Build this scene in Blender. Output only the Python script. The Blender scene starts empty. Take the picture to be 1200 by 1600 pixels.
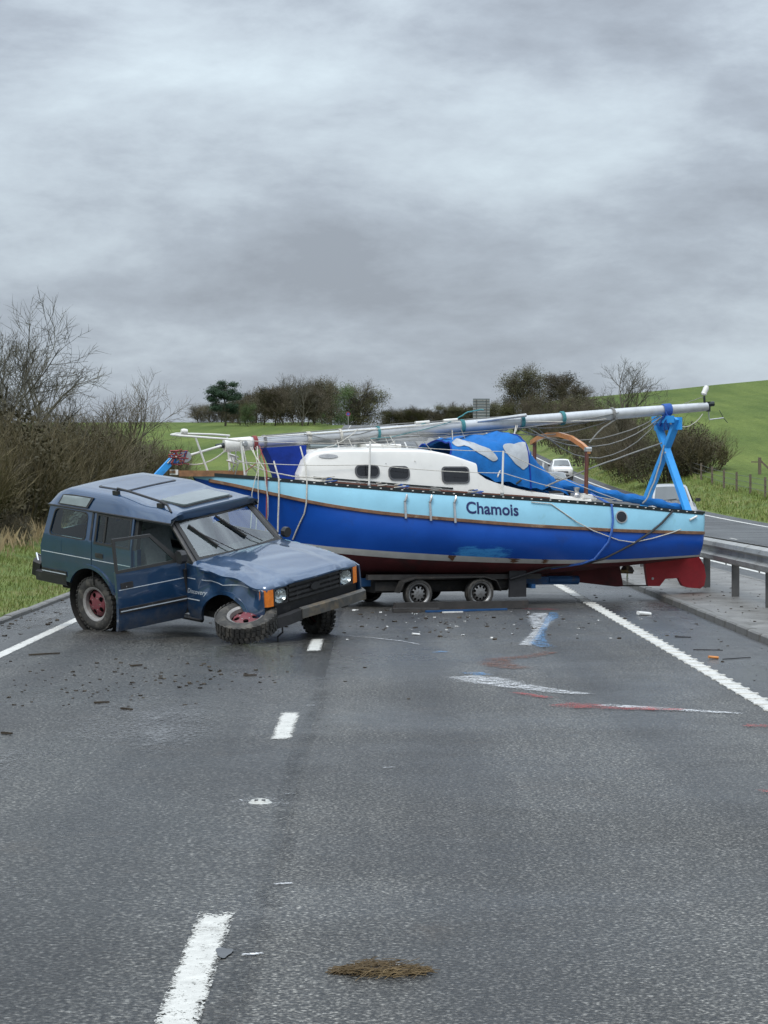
import bpy, bmesh, math, random
from mathutils import Vector as V, Matrix, Euler, noise
from mathutils.geometry import delaunay_2d_cdt
R = math.radians
sc = bpy.context.scene
C = sc.collection

# ------------------------------------------------------------------ camera, sky, sun, exposure
cam_d = bpy.data.cameras.new('camera')
cam = bpy.data.objects.new('camera', cam_d); C.objects.link(cam); sc.camera = cam
cam.location = (0, 0, 2.0); cam.rotation_euler = (R(90), 0, 0)
cam_d.sensor_fit = 'HORIZONTAL'; cam_d.sensor_width = 36; cam_d.lens = 36*3515/1200
cam_d.shift_x = 12/1200; cam_d.shift_y = -50/1200
cam_d.clip_start = .5; cam_d.clip_end = 6000
SUN_EL, SUN_AZ = 52, 200            # the sun stands behind thin cloud, behind the camera
world = bpy.data.worlds.new('World'); sc.world = world; world.use_nodes = True
wt = world.node_tree; wt.nodes.clear()
def wn(t, **k):
    n = wt.nodes.new(t)
    for a, b in k.items(): setattr(n, a, b)
    return n
def wl(a, b): wt.links.new(a, b)
sky = wn('ShaderNodeTexSky', sky_type='NISHITA', sun_disc=False)
sky.sun_elevation = R(SUN_EL); sky.sun_rotation = R(SUN_AZ); sky.air_density = 1.2; sky.dust_density = 2.5
tc = wn('ShaderNodeTexCoord')
mp = wn('ShaderNodeMapping'); mp.inputs['Rotation'].default_value = (0, R(-14), 0); mp.inputs['Scale'].default_value = (7.5, 7.5, 19.0); mp.inputs['Location'].default_value = (3.3, 0.2, 1.15)
wl(tc.outputs['Generated'], mp.inputs['Vector'])
n1 = wn('ShaderNodeTexNoise'); n1.inputs['Scale'].default_value = 1.0; n1.inputs['Detail'].default_value = 9; n1.inputs['Roughness'].default_value = .60; n1.inputs['Distortion'].default_value = .12
wl(mp.outputs[0], n1.inputs['Vector'])
mp2 = wn('ShaderNodeMapping'); mp2.inputs['Rotation'].default_value = (0, R(-12), 0); mp2.inputs['Scale'].default_value = (2.0, 2.0, 6.2); mp2.inputs['Location'].default_value = (4.1, 2.2, 1.7)
wl(tc.outputs['Generated'], mp2.inputs['Vector'])
n2 = wn('ShaderNodeTexNoise'); n2.inputs['Scale'].default_value = 1.0; n2.inputs['Detail'].default_value = 3; n2.inputs['Roughness'].default_value = .5
wl(mp2.outputs[0], n2.inputs['Vector'])
mx = wn('ShaderNodeMix', data_type='FLOAT'); mx.inputs[0].default_value = .25
wl(n1.outputs['Fac'], mx.inputs[2]); wl(n2.outputs['Fac'], mx.inputs[3])
rp = wn('ShaderNodeValToRGB'); wl(mx.outputs[0], rp.inputs[0])
e = rp.color_ramp.elements
e[0].position = .36; e[0].color = (.31, .345, .395, 1)
e[1].position = .70; e[1].color = (.64, .735, .79, 1)
x = e.new(.47); x.color = (.40, .45, .51, 1)
x = e.new(.55); x.color = (.50, .565, .625, 1)
sm = wn('ShaderNodeMix', data_type='RGBA', blend_type='MULTIPLY'); sm.inputs[0].default_value = 1; sm.inputs[7].default_value = (11.9, 12.0, 12.2, 1)
wl(rp.outputs[0], sm.inputs[6])
sx_ = wn('ShaderNodeSeparateXYZ'); wl(tc.outputs['Generated'], sx_.inputs[0])      # an overcast sky grows brighter towards the zenith
zr = wn('ShaderNodeMapRange'); zr.inputs['From Min'].default_value = 0; zr.inputs['From Max'].default_value = 1; zr.inputs['To Min'].default_value = .80; zr.inputs['To Max'].default_value = 3.2; 
zp = wn('ShaderNodeMath', operation='POWER'); zp.inputs[1].default_value = 1.8; zc_ = wn('ShaderNodeMath', operation='MAXIMUM'); zc_.inputs[1].default_value = 0; wl(sx_.outputs[2], zc_.inputs[0]); wl(zc_.outputs[0], zp.inputs[0]); wl(zp.outputs[0], zr.inputs[0])
zm = wn('ShaderNodeVectorMath', operation='SCALE'); wl(sm.outputs[2], zm.inputs[0]); wl(zr.outputs[0], zm.inputs['Scale'])
cm = wn('ShaderNodeMix', data_type='RGBA'); cm.inputs[0].default_value = .93     # closed cloud cover over the clear sky
wl(sky.outputs[0], cm.inputs[6]); wl(zm.outputs[0], cm.inputs[7])
bg = wn('ShaderNodeBackground'); bg.inputs['Strength'].default_value = .08
wl(cm.outputs[2], bg.inputs['Color'])
wo = wn('ShaderNodeOutputWorld'); wl(bg.outputs[0], wo.inputs['Surface'])
sun_d = bpy.data.lights.new('sun', 'SUN'); sun_d.energy = 1.5; sun_d.angle = R(25); sun_d.color = (1, .97, .92)
sun = bpy.data.objects.new('sun', sun_d); C.objects.link(sun)
az = R(SUN_AZ)
sun.rotation_euler = V((-math.sin(az)*math.cos(R(SUN_EL)), -math.cos(az)*math.cos(R(SUN_EL)), -math.sin(R(SUN_EL)))).to_track_quat('-Z', 'Y').to_euler()
sc.view_settings.view_transform = 'Standard'; sc.view_settings.look = 'None'; sc.view_settings.gamma = 1
sc.view_settings.exposure = 0.46; sc.view_settings.use_curve_mapping = False

# ------------------------------------------------------------------ materials
MATS = {}
def nodes(name):
    m = bpy.data.materials.new(name); m.use_nodes = True
    nt = m.node_tree; b = nt.nodes['Principled BSDF']; MATS[name] = m
    return m, nt, b
def N(nt, t, ins=None, **k):
    n = nt.nodes.new(t)
    for a, b in k.items(): setattr(n, a, b)
    for a, b in (ins or {}).items(): n.inputs[a].default_value = b
    return n
def noise_n(nt, scale, detail=4, rough=.55, vec=None, dist=0):
    n = N(nt, 'ShaderNodeTexNoise', {'Scale': scale, 'Detail': detail, 'Roughness': rough, 'Distortion': dist})
    if vec is None:
        t = N(nt, 'ShaderNodeTexCoord'); vec = t.outputs['Object']
    nt.links.new(vec, n.inputs['Vector']); return n
def ramp(nt, src, stops):
    r = N(nt, 'ShaderNodeValToRGB'); nt.links.new(src, r.inputs[0])
    el = r.color_ramp.elements
    while len(el) < len(stops): el.new(.5)
    for q, (p, c) in zip(el, stops): q.position = p; q.color = tuple(c) + (1,) if len(c) == 3 else c
    return r
def mixc(nt, fac, a, b, blend='MIX'):
    m = N(nt, 'ShaderNodeMix', data_type='RGBA', blend_type=blend)
    for s, i in ((fac, 0), (a, 6), (b, 7)):
        if hasattr(s, 'is_linked'): nt.links.new(s, m.inputs[i])
        else: m.inputs[i].default_value = s if i == 0 else tuple(s) + (1,)
    return m.outputs[2]
def bump(nt, b, src, strength, dist=.01, prev=None):
    n = N(nt, 'ShaderNodeBump', {'Strength': strength, 'Distance': dist}); nt.links.new(src, n.inputs['Height'])
    if prev: nt.links.new(prev.outputs[0], n.inputs['Normal'])
    nt.links.new(n.outputs[0], b.inputs['Normal']); return n
def pm(name, col, rough=.5, metal=0, var=.12, ns=6, bmp=0, bs=60, coat=0, dirt=None, dirt_lo=.55, spec=.5, ndist=0, rvar=.12):
    """painted / plain surface: colour mottled by noise, uneven gloss, optional dirt and fine relief"""
    m, nt, b = nodes(name)
    n = noise_n(nt, ns, 5, .6, dist=ndist)
    lo = [c*(1-var) for c in col]; hi = [min(1, c*(1+var)) for c in col]
    c = ramp(nt, n.outputs['Fac'], [(.3, lo), (.7, hi)]).outputs[0]
    if dirt:
        d = noise_n(nt, ns*.45+.7, 8, .68, dist=.4)
        fr = ramp(nt, d.outputs['Fac'], [(dirt_lo, (0, 0, 0)), (dirt_lo+.16, (1, 1, 1))])
        c = mixc(nt, fr.outputs[0], c, dirt)
    nt.links.new(c, b.inputs['Base Color'])
    rr = N(nt, 'ShaderNodeMapRange', {'To Min': max(.03, rough-rvar), 'To Max': min(1, rough+rvar)})
    n3 = noise_n(nt, ns*2.3, 4); nt.links.new(n3.outputs['Fac'], rr.inputs[0]); nt.links.new(rr.outputs[0], b.inputs['Roughness'])
    b.inputs['Metallic'].default_value = metal; b.inputs['Specular IOR Level'].default_value = spec
    if coat: b.inputs['Coat Weight'].default_value = coat; b.inputs['Coat Roughness'].default_value = .06
    if bmp:
        nb = noise_n(nt, bs, 5, .65); bump(nt, b, nb.outputs['Fac'], bmp, .02)
    return m
def emis_free_glass(name, tint, gloss_rough=.03, opac=.0):
    """thin window glass: mirror reflection by Fresnel over a tinted clear pane"""
    m, nt, b = nodes(name); nt.nodes.remove(b)
    out = nt.nodes['Material Output']
    tr = N(nt, 'ShaderNodeBsdfTransparent', {'Color': tuple(tint)+(1,)})
    gl = N(nt, 'ShaderNodeBsdfGlossy', {'Roughness': gloss_rough, 'Color': (.9, .92, .93, 1)})
    fr = N(nt, 'ShaderNodeFresnel', {'IOR': 1.6})
    mr = N(nt, 'ShaderNodeMapRange', {'From Min': 0, 'From Max': 1, 'To Min': .015+opac, 'To Max': .95}); nt.links.new(fr.outputs[0], mr.inputs[0])
    ge = N(nt, 'ShaderNodeNewGeometry'); sb = N(nt, 'ShaderNodeMath', operation='SUBTRACT'); sb.inputs[0].default_value = 1; nt.links.new(ge.outputs['Backfacing'], sb.inputs[1])   # reflect once, at the outer face
    mu = N(nt, 'ShaderNodeMath', operation='MULTIPLY'); nt.links.new(mr.outputs[0], mu.inputs[0]); nt.links.new(sb.outputs[0], mu.inputs[1])
    ms = N(nt, 'ShaderNodeMixShader'); nt.links.new(mu.outputs[0], ms.inputs[0]); nt.links.new(tr.outputs[0], ms.inputs[1]); nt.links.new(gl.outputs[0], ms.inputs[2])
    nt.links.new(ms.outputs[0], out.inputs['Surface']); return m

def asphalt(name, base, speck, scale, bumpy, rlo, rhi, tracks=()):
    m, nt, b = nodes(name)
    t = N(nt, 'ShaderNodeTexCoord'); o = t.outputs['Object']
    vo = N(nt, 'ShaderNodeTexVoronoi', {'Scale': scale, 'Randomness': 1.0}); nt.links.new(o, vo.inputs['Vector'])
    fine = noise_n(nt, scale*1.7, 3, .6, o)
    stone = ramp(nt, vo.outputs['Color'], [(.15, [c*.55 for c in base]), (.6, base), (.85, speck)])
    gap = ramp(nt, vo.outputs['Distance'], [(.25, (1, 1, 1)), (.62, (.22, .22, .22))])
    c = mixc(nt, .9, stone.outputs[0], gap.outputs[0], 'MULTIPLY')
    chip = noise_n(nt, scale*.95, 3, .75, o)                     # clusters of paler stones and darker hollows
    chr_ = ramp(nt, chip.outputs['Fac'], [(.39, (.03, .03, .03)), (.48, (.5, .5, .5)), (.56, (1.3, 1.3, 1.28)), (.70, (1.9, 1.9, 1.85))])
    c = mixc(nt, 1.0, c, chr_.outputs[0], 'MULTIPLY')
    big = noise_n(nt, .35, 5, .6, o, .3)
    bigr = ramp(nt, big.outputs['Fac'], [(.3, (.62, .62, .63)), (.7, (1.22, 1.21, 1.19))])
    c = mixc(nt, 1.0, c, bigr.outputs[0], 'MULTIPLY')
    mpn = N(nt, 'ShaderNodeMapping', {'Scale': (2.2, .06, 1)}); nt.links.new(o, mpn.inputs['Vector'])
    trk = noise_n(nt, 1.0, 4, .6, mpn.outputs[0])                # long streaks along the lane worn by traffic
    trr = ramp(nt, trk.outputs['Fac'], [(.35, (.66, .66, .66)), (.65, (1.14, 1.14, 1.13))])
    c = mixc(nt, .9, c, trr.outputs[0], 'MULTIPLY')
    if tracks:                                                   # wheel paths polished and darkened by traffic
        sx = N(nt, 'ShaderNodeSeparateXYZ'); nt.links.new(o, sx.inputs[0]); wv = noise_n(nt, .5, 5, .65, o)
        px_ = N(nt, 'ShaderNodeMath', operation='MULTIPLY_ADD'); nt.links.new(wv.outputs['Fac'], px_.inputs[0]); px_.inputs[1].default_value = 1.1; nt.links.new(sx.outputs[0], px_.inputs[2])
        for tx in tracks:
            s_ = N(nt, 'ShaderNodeMath', operation='SUBTRACT'); nt.links.new(px_.outputs[0], s_.inputs[0]); s_.inputs[1].default_value = tx+.55
            ab = N(nt, 'ShaderNodeMath', operation='ABSOLUTE'); nt.links.new(s_.outputs[0], ab.inputs[0])
            tr_ = ramp(nt, ab.outputs[0], [(.12, (.62, .62, .63)), (.55, (1.06, 1.06, 1.05))]); c = mixc(nt, .9, c, tr_.outputs[0], 'MULTIPLY')
    mud = noise_n(nt, .8, 7, .7, o, .5)
    mr_ = ramp(nt, mud.outputs['Fac'], [(.60, (0, 0, 0)), (.76, (.55, .55, .55))])
    c = mixc(nt, mr_.outputs[0], c, (.075, .058, .042))
    nt.links.new(c, b.inputs['Base Color'])
    wet = noise_n(nt, .22, 6, .62, o, .5)
    rr = N(nt, 'ShaderNodeMapRange', {'From Min': .34, 'From Max': .64, 'To Min': rlo, 'To Max': rhi}); nt.links.new(wet.outputs['Fac'], rr.inputs[0])
    nt.links.new(rr.outputs[0], b.inputs['Roughness']); b.inputs['Specular IOR Level'].default_value = .5
    inv = N(nt, 'ShaderNodeMath', operation='SUBTRACT'); inv.inputs[0].default_value = 1; nt.links.new(vo.outputs['Distance'], inv.inputs[1])
    ad = N(nt, 'ShaderNodeMath', operation='ADD'); nt.links.new(inv.outputs[0], ad.inputs[0]); nt.links.new(chip.outputs['Fac'], ad.inputs[1])
    bs_ = N(nt, 'ShaderNodeMapRange', {'From Min': .36, 'From Max': .54, 'To Min': bumpy*.35, 'To Max': bumpy}); nt.links.new(wet.outputs['Fac'], bs_.inputs[0])   # water fills the hollows in the wet patches
    bn = bump(nt, b, ad.outputs[0], bumpy, .016); nt.links.new(bs_.outputs[0], bn.inputs['Strength'])
    return m
asphalt('asphalt_coarse', (.135, .131, .122), (.21, .205, .195), 38, 1.0, .16, .50, (-3.35, -1.65))
asphalt('asphalt_fine', (.17, .164, .152), (.26, .252, .238), 48, .95, .26, .56, (.45, 2.3))
asphalt('asphalt_strip', (.125, .125, .127), (.22, .22, .22), 85, .45, .16, .42)
asphalt('asphalt_far', (.10, .10, .10), (.17, .17, .17), 40, .4, .30, .50)
pm('concrete_reserve', (.18, .172, .16), .42, var=.28, ns=1.3, bmp=.5, bs=55, dirt=(.085, .078, .066), dirt_lo=.48, rvar=.2)
pm('kerb_concrete', (.16, .155, .145), .6, var=.25, ns=3, bmp=.6, bs=40, dirt=(.06, .055, .045), dirt_lo=.5)

def alpha_mark(name, col, lo, hi, ns, rough=.55, stretch=(1, 1, 1), speck=70):
    """worn paint: opaque flakes on the stones, bare road in the gaps"""
    m, nt, b = nodes(name)
    t = N(nt, 'ShaderNodeTexCoord'); mpn = N(nt, 'ShaderNodeMapping', {'Scale': stretch}); nt.links.new(t.outputs['Object'], mpn.inputs['Vector'])
    a = noise_n(nt, ns, 6, .65, mpn.outputs[0]); s = noise_n(nt, speck, 3, .6)
    uv = N(nt, 'ShaderNodeUVMap'); sx = N(nt, 'ShaderNodeSeparateXYZ'); nt.links.new(uv.outputs[0], sx.inputs[0])
    mm = N(nt, 'ShaderNodeMath', operation='MULTIPLY_ADD'); nt.links.new(s.outputs['Fac'], mm.inputs[0]); mm.inputs[1].default_value = 1.6; nt.links.new(a.outputs['Fac'], mm.inputs[2])
    ad = N(nt, 'ShaderNodeMath', operation='ADD'); nt.links.new(mm.outputs[0], ad.inputs[0]); nt.links.new(sx.outputs[0], ad.inputs[1])   # u = how worn towards the edge
    hf = N(nt, 'ShaderNodeMath', operation='MULTIPLY'); nt.links.new(ad.outputs[0], hf.inputs[0]); hf.inputs[1].default_value = .4
    al = ramp(nt, hf.outputs[0], [(lo, (0, 0, 0)), (hi, (1, 1, 1))])
    nt.links.new(al.outputs[0], b.inputs['Alpha'])
    n = noise_n(nt, 9, 6, .7); c = ramp(nt, n.outputs['Fac'], [(.3, [q*.72 for q in col]), (.65, col)])
    nt.links.new(c.outputs[0], b.inputs['Base Color']); b.inputs['Roughness'].default_value = rough
    bump(nt, b, s.outputs['Fac'], .35, .006)
    return m
alpha_mark('road_paint', (.60, .59, .545), .585, .63, 7, .5)
alpha_mark('road_paint_line', (.62, .61, .57), 0.53, 0.58, 7, .5)
alpha_mark('scrape_white', (.72, .73, .74), .66, .80, 7, .6)
alpha_mark('scrape_blue', (.07, .30, .62), .69, .83, 6, .6)
alpha_mark('scrape_red', (.42, .045, .035), .67, .81, 7, .6)
alpha_mark('painted_wet_sheen', (.20, .20, .20), .60, .80, 2.2, .30, (1, .35, 1), 34)  # grey base colour paints the bright sky sheen of the wet patches
alpha_mark('scrape_rust', (.16, .055, .025), 0.69, 0.79, 6, .7)

def grass_mat(name, a, b_, c_, s1, s2):
    m, nt, b = nodes(name)
    n = noise_n(nt, s1, 6, .65); f = noise_n(nt, s2, 4, .7)
    c1 = ramp(nt, n.outputs['Fac'], [(.3, a), (.52, b_), (.72, c_)])
    fr = ramp(nt, f.outputs['Fac'], [(.3, (.6, .6, .6)), (.7, (1.3, 1.3, 1.25))])
    c = mixc(nt, .85, c1.outputs[0], fr.outputs[0], 'MULTIPLY')
    nt.links.new(c, b.inputs['Base Color']); b.inputs['Roughness'].default_value = .85; b.inputs['Specular IOR Level'].default_value = .2
    bump(nt, b, f.outputs['Fac'], .7, .1); return m
def field_mat():
    m, nt, b = nodes('field')
    n = noise_n(nt, .035, 5, .6); f = noise_n(nt, 3.0, 5, .7)
    t = N(nt, 'ShaderNodeTexCoord'); mpn = N(nt, 'ShaderNodeMapping', {'Scale': (.55, .02, .4)}); nt.links.new(t.outputs['Object'], mpn.inputs['Vector'])
    st = noise_n(nt, 1.0, 3, .5, mpn.outputs[0])
    c1 = ramp(nt, n.outputs['Fac'], [(.35, (.075, .115, .026)), (.62, (.115, .155, .036))])
    c2 = ramp(nt, st.outputs['Fac'], [(.35, (.82, .85, .8)), (.65, (1.12, 1.08, 1.1))])
    c3 = ramp(nt, f.outputs['Fac'], [(.3, (.55, .55, .52)), (.7, (1.35, 1.32, 1.3))])
    c = mixc(nt, 1.0, c1.outputs[0], c2.outputs[0], 'MULTIPLY'); c = mixc(nt, .8, c, c3.outputs[0], 'MULTIPLY')
    nt.links.new(c, b.inputs['Base Color']); b.inputs['Roughness'].default_value = .9; b.inputs['Specular IOR Level'].default_value = .15
    bump(nt, b, f.outputs['Fac'], .6, .15)
field_mat()
grass_mat('verge_grass', (.075, .115, .03), (.13, .17, .045), (.22, .19, .09), .45, 9)
def leafy(name, cols, rough=.7):
    m, nt, b = nodes(name)
    n = noise_n(nt, 1.1, 5, .7); oi = N(nt, 'ShaderNodeObjectInfo')
    c = ramp(nt, n.outputs['Fac'], [(.3, cols[0]), (.5, cols[1]), (.7, cols[2])])
    hr = N(nt, 'ShaderNodeMapRange', {'To Min': .8, 'To Max': 1.2}); nt.links.new(oi.outputs['Random'], hr.inputs[0])
    hs = N(nt, 'ShaderNodeHueSaturation'); nt.links.new(hr.outputs[0], hs.inputs['Value']); nt.links.new(c.outputs[0], hs.inputs['Color'])
    nt.links.new(hs.outputs[0], b.inputs['Base Color']); b.inputs['Roughness'].default_value = rough; b.inputs['Specular IOR Level'].default_value = .25
leafy('bark', [(.045, .04, .03), (.075, .07, .05), (.11, .105, .075)])
leafy('twig_olive', [(.065, .052, .03), (.095, .078, .04), (.13, .11, .055)])
leafy('twig_brown', [(.06, .05, .036), (.09, .076, .052), (.125, .105, .07)])
leafy('leaf_olive', [(.035, .036, .016), (.06, .06, .024), (.09, .085, .034)])
leafy('leaf_brown', [(.04, .036, .02), (.062, .055, .03), (.09, .08, .042)])
leafy('leaf_green', [(.03, .05, .018), (.05, .08, .025), (.08, .11, .035)])
leafy('pine_needle', [(.012, .026, .014), (.02, .042, .02), (.035, .06, .03)])
leafy('grass_blade', [(.09, .14, .03), (.16, .20, .05), (.28, .24, .12)])
leafy('dry_grass', [(.20, .15, .08), (.30, .23, .13), (.38, .31, .19)])
leafy('mud_clod', [(.02, .016, .012), (.045, .035, .025), (.08, .065, .045)], .8)
leafy('straw', [(.04, .028, .016), (.11, .075, .035), (.24, .17, .08)])

def car_paint(name, col, flake=.5, rough=.30, coat=1.0, dirt=(.12, .11, .10)):
    m, nt, b = nodes(name)
    n = noise_n(nt, 3, 5, .6)
    c = ramp(nt, n.outputs['Fac'], [(.3, [q*.9 for q in col]), (.7, [q*1.1 for q in col])]).outputs[0]
    t = N(nt, 'ShaderNodeTexCoord'); sp = N(nt, 'ShaderNodeSeparateXYZ'); nt.links.new(t.outputs['Object'], sp.inputs[0])
    d = noise_n(nt, 7, 8, .7)
    lowm = N(nt, 'ShaderNodeMapRange', {'From Min': .85, 'From Max': .4, 'To Min': 0, 'To Max': .35}); nt.links.new(sp.outputs[2], lowm.inputs[0])
    ad = N(nt, 'ShaderNodeMath', operation='ADD'); nt.links.new(d.outputs['Fac'], ad.inputs[0]); nt.links.new(lowm.outputs[0], ad.inputs[1])
    dr = ramp(nt, ad.outputs[0], [(.60, (0, 0, 0)), (1.0, (.6, .6, .6))])      # road spray on the sills
    c = mixc(nt, dr.outputs[0], c, dirt)
    nt.links.new(c, b.inputs['Base Color']); b.inputs['Metallic'].default_value = flake
    rr = N(nt, 'ShaderNodeMapRange', {'To Min': rough-.06, 'To Max': rough+.14}); nt.links.new(d.outputs['Fac'], rr.inputs[0]); nt.links.new(rr.outputs[0], b.inputs['Roughness'])
    b.inputs['Coat Weight'].default_value = coat; b.inputs['Coat Roughness'].default_value = .05; b.inputs['Coat IOR'].default_value = 1.75
    nb = noise_n(nt, 2.2, 3, .5); bump(nt, b, nb.outputs['Fac'], .05, .05)
car_paint('paint_blue', (.009, .043, .108), .28, .30)
car_paint('paint_white', (.66, .66, .65), 0, .3, .6)
car_paint('paint_silver', (.33, .335, .335), .6, .32, .8)
car_paint('paint_grey', (.20, .205, .21), .5, .32, .8)
pm('trim_black', (.022, .022, .024), .5, var=.25, ns=12, bmp=.15, dirt=(.07, .065, .06), dirt_lo=.58)
pm('rubber_seal', (.02, .02, .02), .6)
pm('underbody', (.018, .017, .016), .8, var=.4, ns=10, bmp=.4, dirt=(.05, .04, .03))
pm('interior_dark', (.022, .024, .026), .8, var=.2)
pm('seat_grey', (.16, .17, .18), .9, var=.15, ns=20, bmp=.2)
pm('coachline', (.45, .5, .55), .4, var=.1)
pm('tyre', (.035, .034, .032), .8, var=.3, ns=14, bmp=.3, bs=90, dirt=(.11, .10, .085), dirt_lo=.50)
pm('rim_maroon', (.16, .035, .045), .55, var=.2, ns=14, dirt=(.10, .07, .06), dirt_lo=.52)
pm('rim_grey', (.33, .32, .31), .5, .4, var=.2, ns=14, dirt=(.12, .10, .085), dirt_lo=.52)
pm('rim_silver', (.24, .24, .24), .4, .6, var=.15, ns=14, dirt=(.10, .09, .08), dirt_lo=.5)
pm('bumper_steel', (.075, .073, .068), .55, .1, var=.3, ns=7, bmp=.3, dirt=(.18, .14, .09), dirt_lo=.48)
pm('chrome', (.6, .6, .6), .18, 1, var=.05)
pm('lamp_reflector', (.75, .76, .76), .16, .9, var=.1, ns=20)
pm('amber', (.75, .20, .02), .18, var=.15, ns=30, coat=.6)
pm('red_lens', (.35, .02, .015), .2, var=.15, coat=.5)
emis_free_glass('glass', (.82, .90, .87))
emis_free_glass('glass_screen', (.88, .94, .92), .04, .10)
emis_free_glass('glass_lamp', (.9, .92, .92))
pm('glass_car', (.07, .08, .08), .07, var=.1, ns=3, coat=1, rvar=.03)
pm('sunroof_glass', (.14, .17, .17), .12, var=.15, ns=5, coat=.6)

pm('hull_light', (.27, .55, .70), .38, var=.08, ns=2.2, dirt=(.20, .40, .45), dirt_lo=.60, spec=.4)
def hull_blue():
    m, nt, b = nodes('hull_blue')
    n = noise_n(nt, 1.5, 5, .6); c = ramp(nt, n.outputs['Fac'], [(.3, (.005, .062, .34)), (.7, (.009, .085, .43))]).outputs[0]
    t = N(nt, 'ShaderNodeTexCoord'); sp = N(nt, 'ShaderNodeSeparateXYZ'); nt.links.new(t.outputs['Object'], sp.inputs[0])
    # scuffs where the topsides rubbed: rubbed-through paint on the lower near side amidships
    def band(axis, a, b_, soft):
        lo = N(nt, 'ShaderNodeMapRange', {'From Min': a-soft, 'From Max': a, 'To Min': 0, 'To Max': 1}); hi = N(nt, 'ShaderNodeMapRange', {'From Min': b_, 'From Max': b_+soft, 'To Min': 1, 'To Max': 0})
        for q in (lo, hi): nt.links.new(sp.outputs[axis], q.inputs[0])
        mu = N(nt, 'ShaderNodeMath', operation='MULTIPLY'); nt.links.new(lo.outputs[0], mu.inputs[0]); nt.links.new(hi.outputs[0], mu.inputs[1]); return mu.outputs[0]
    mk = N(nt, 'ShaderNodeMath', operation='MULTIPLY'); nt.links.new(band(0, 4.1, 4.6, .95), mk.inputs[0]); nt.links.new(band(2, .80, .90, .22), mk.inputs[1])
    mpn = N(nt, 'ShaderNodeMapping', {'Scale': (2.2, 2, 9)}); nt.links.new(t.outputs['Object'], mpn.inputs['Vector'])
    sn = noise_n(nt, 1.6, 8, .72, mpn.outputs[0], .6)
    mu = N(nt, 'ShaderNodeMath', operation='MULTIPLY'); nt.links.new(mk.outputs[0], mu.inputs[0]); nt.links.new(sn.outputs['Fac'], mu.inputs[1])
    fr = ramp(nt, mu.outputs[0], [(.36, (0, 0, 0)), (.50, (.85, .85, .85))])
    c = mixc(nt, fr.outputs[0], c, (.06, .32, .68))
    mps = N(nt, 'ShaderNodeMapping', {'Rotation': (0, R(12), 0), 'Scale': (1.2, 1, 34)}); nt.links.new(t.outputs['Object'], mps.inputs['Vector'])
    ln_ = noise_n(nt, 1.0, 7, .7, mps.outputs[0]); lr = ramp(nt, ln_.outputs['Fac'], [(.64, (0, 0, 0)), (.74, (.5, .5, .5))])      # fine rub lines along the hull
    c = mixc(nt, lr.outputs[0], c, (.05, .17, .50))
    gr_ = noise_n(nt, 2.4, 8, .72); gm = ramp(nt, gr_.outputs['Fac'], [(.56, (0, 0, 0)), (.74, (.45, .45, .45))]); c = mixc(nt, gm.outputs[0], c, (.02, .04, .13)); nt.links.new(c, b.inputs['Base Color'])
    b.inputs['Roughness'].default_value = .34; b.inputs['Specular IOR Level'].default_value = .35
    nb = noise_n(nt, 3, 4); bump(nt, b, nb.outputs['Fac'], .06, .05)
hull_blue()
pm('boot_white', (.58, .57, .54), .5, var=.12, ns=4, dirt=(.22, .13, .08), dirt_lo=.60, ndist=.5)
pm('antifoul_red', (.10, .016, .018), .75, var=.3, ns=3, bmp=.2, dirt=(.05, .018, .018), dirt_lo=.5)
pm('rudder_red', (.45, .02, .03), .5, var=.15, ns=4, dirt=(.30, .02, .02), dirt_lo=.55)
pm('wood_strake', (.17, .085, .045), .6, var=.35, ns=9, bmp=.3, dirt=(.30, .22, .15), dirt_lo=.56)
pm('wood_varnish', (.42, .17, .05), .3, var=.25, ns=8, coat=.6)
pm('wood_dark', (.11, .035, .018), .35, var=.25, ns=8, coat=.5)
pm('wood_plank', (.24, .12, .055), .6, var=.3, ns=12, bmp=.3)
pm('gelcoat', (.70, .69, .66), .35, var=.05, ns=3, dirt=(.50, .48, .42), dirt_lo=.62, coat=.3)
pm('deck_grey', (.50, .48, .43), .6, var=.1, ns=6)
pm('toe_rail', (.02, .028, .03), .4, .3, var=.2)
pm('window_black', (.012, .013, .016), .12, var=.2, ns=4)
pm('window_frame', (.11, .11, .115), .4, .5, var=.2)
pm('canvas_blue', (.008, .12, .38), .75, var=.2, ns=5, bmp=.4, bs=14, spec=.25)
pm('canvas_navy', (.006, .03, .24), .75, var=.2, ns=6, bmp=.4, bs=12, spec=.25)
pm('vinyl', (.34, .36, .38), .25, var=.2, ns=5, bmp=.2, bs=9)
pm('alloy', (.52, .53, .54), .42, .55, var=.1, ns=6, dirt=(.36, .36, .34), dirt_lo=.58)
pm('white_plastic', (.66, .65, .62), .4, var=.1, ns=8, dirt=(.42, .40, .35), dirt_lo=.6)
pm('steel', (.48, .48, .48), .3, .85, var=.15, ns=10)
pm('crutch_blue', (.025, .27, .66), .5, var=.12, ns=5, dirt=(.02, .17, .42), dirt_lo=.6)
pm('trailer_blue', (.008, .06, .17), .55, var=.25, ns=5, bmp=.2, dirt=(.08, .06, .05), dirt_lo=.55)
pm('rope_white', (.52, .50, .45), .8, var=.2, ns=40, bmp=.5, bs=160)
pm('rope_grey', (.20, .20, .19), .7, var=.25, ns=40, bmp=.4, bs=160)
pm('rope_teal', (.05, .20, .22), .75, var=.25, ns=40)
pm('rope_blue', (.03, .10, .35), .75, var=.25, ns=40)
pm('rope_red', (.24, .05, .05), .75, var=.25, ns=40)
pm('strap_black', (.025, .025, .028), .7, var=.2)
pm('letter_navy', (.010, .018, .10), .4, var=.1)
pm('brass', (.35, .25, .12), .4, .8, var=.3, ns=12)
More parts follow.
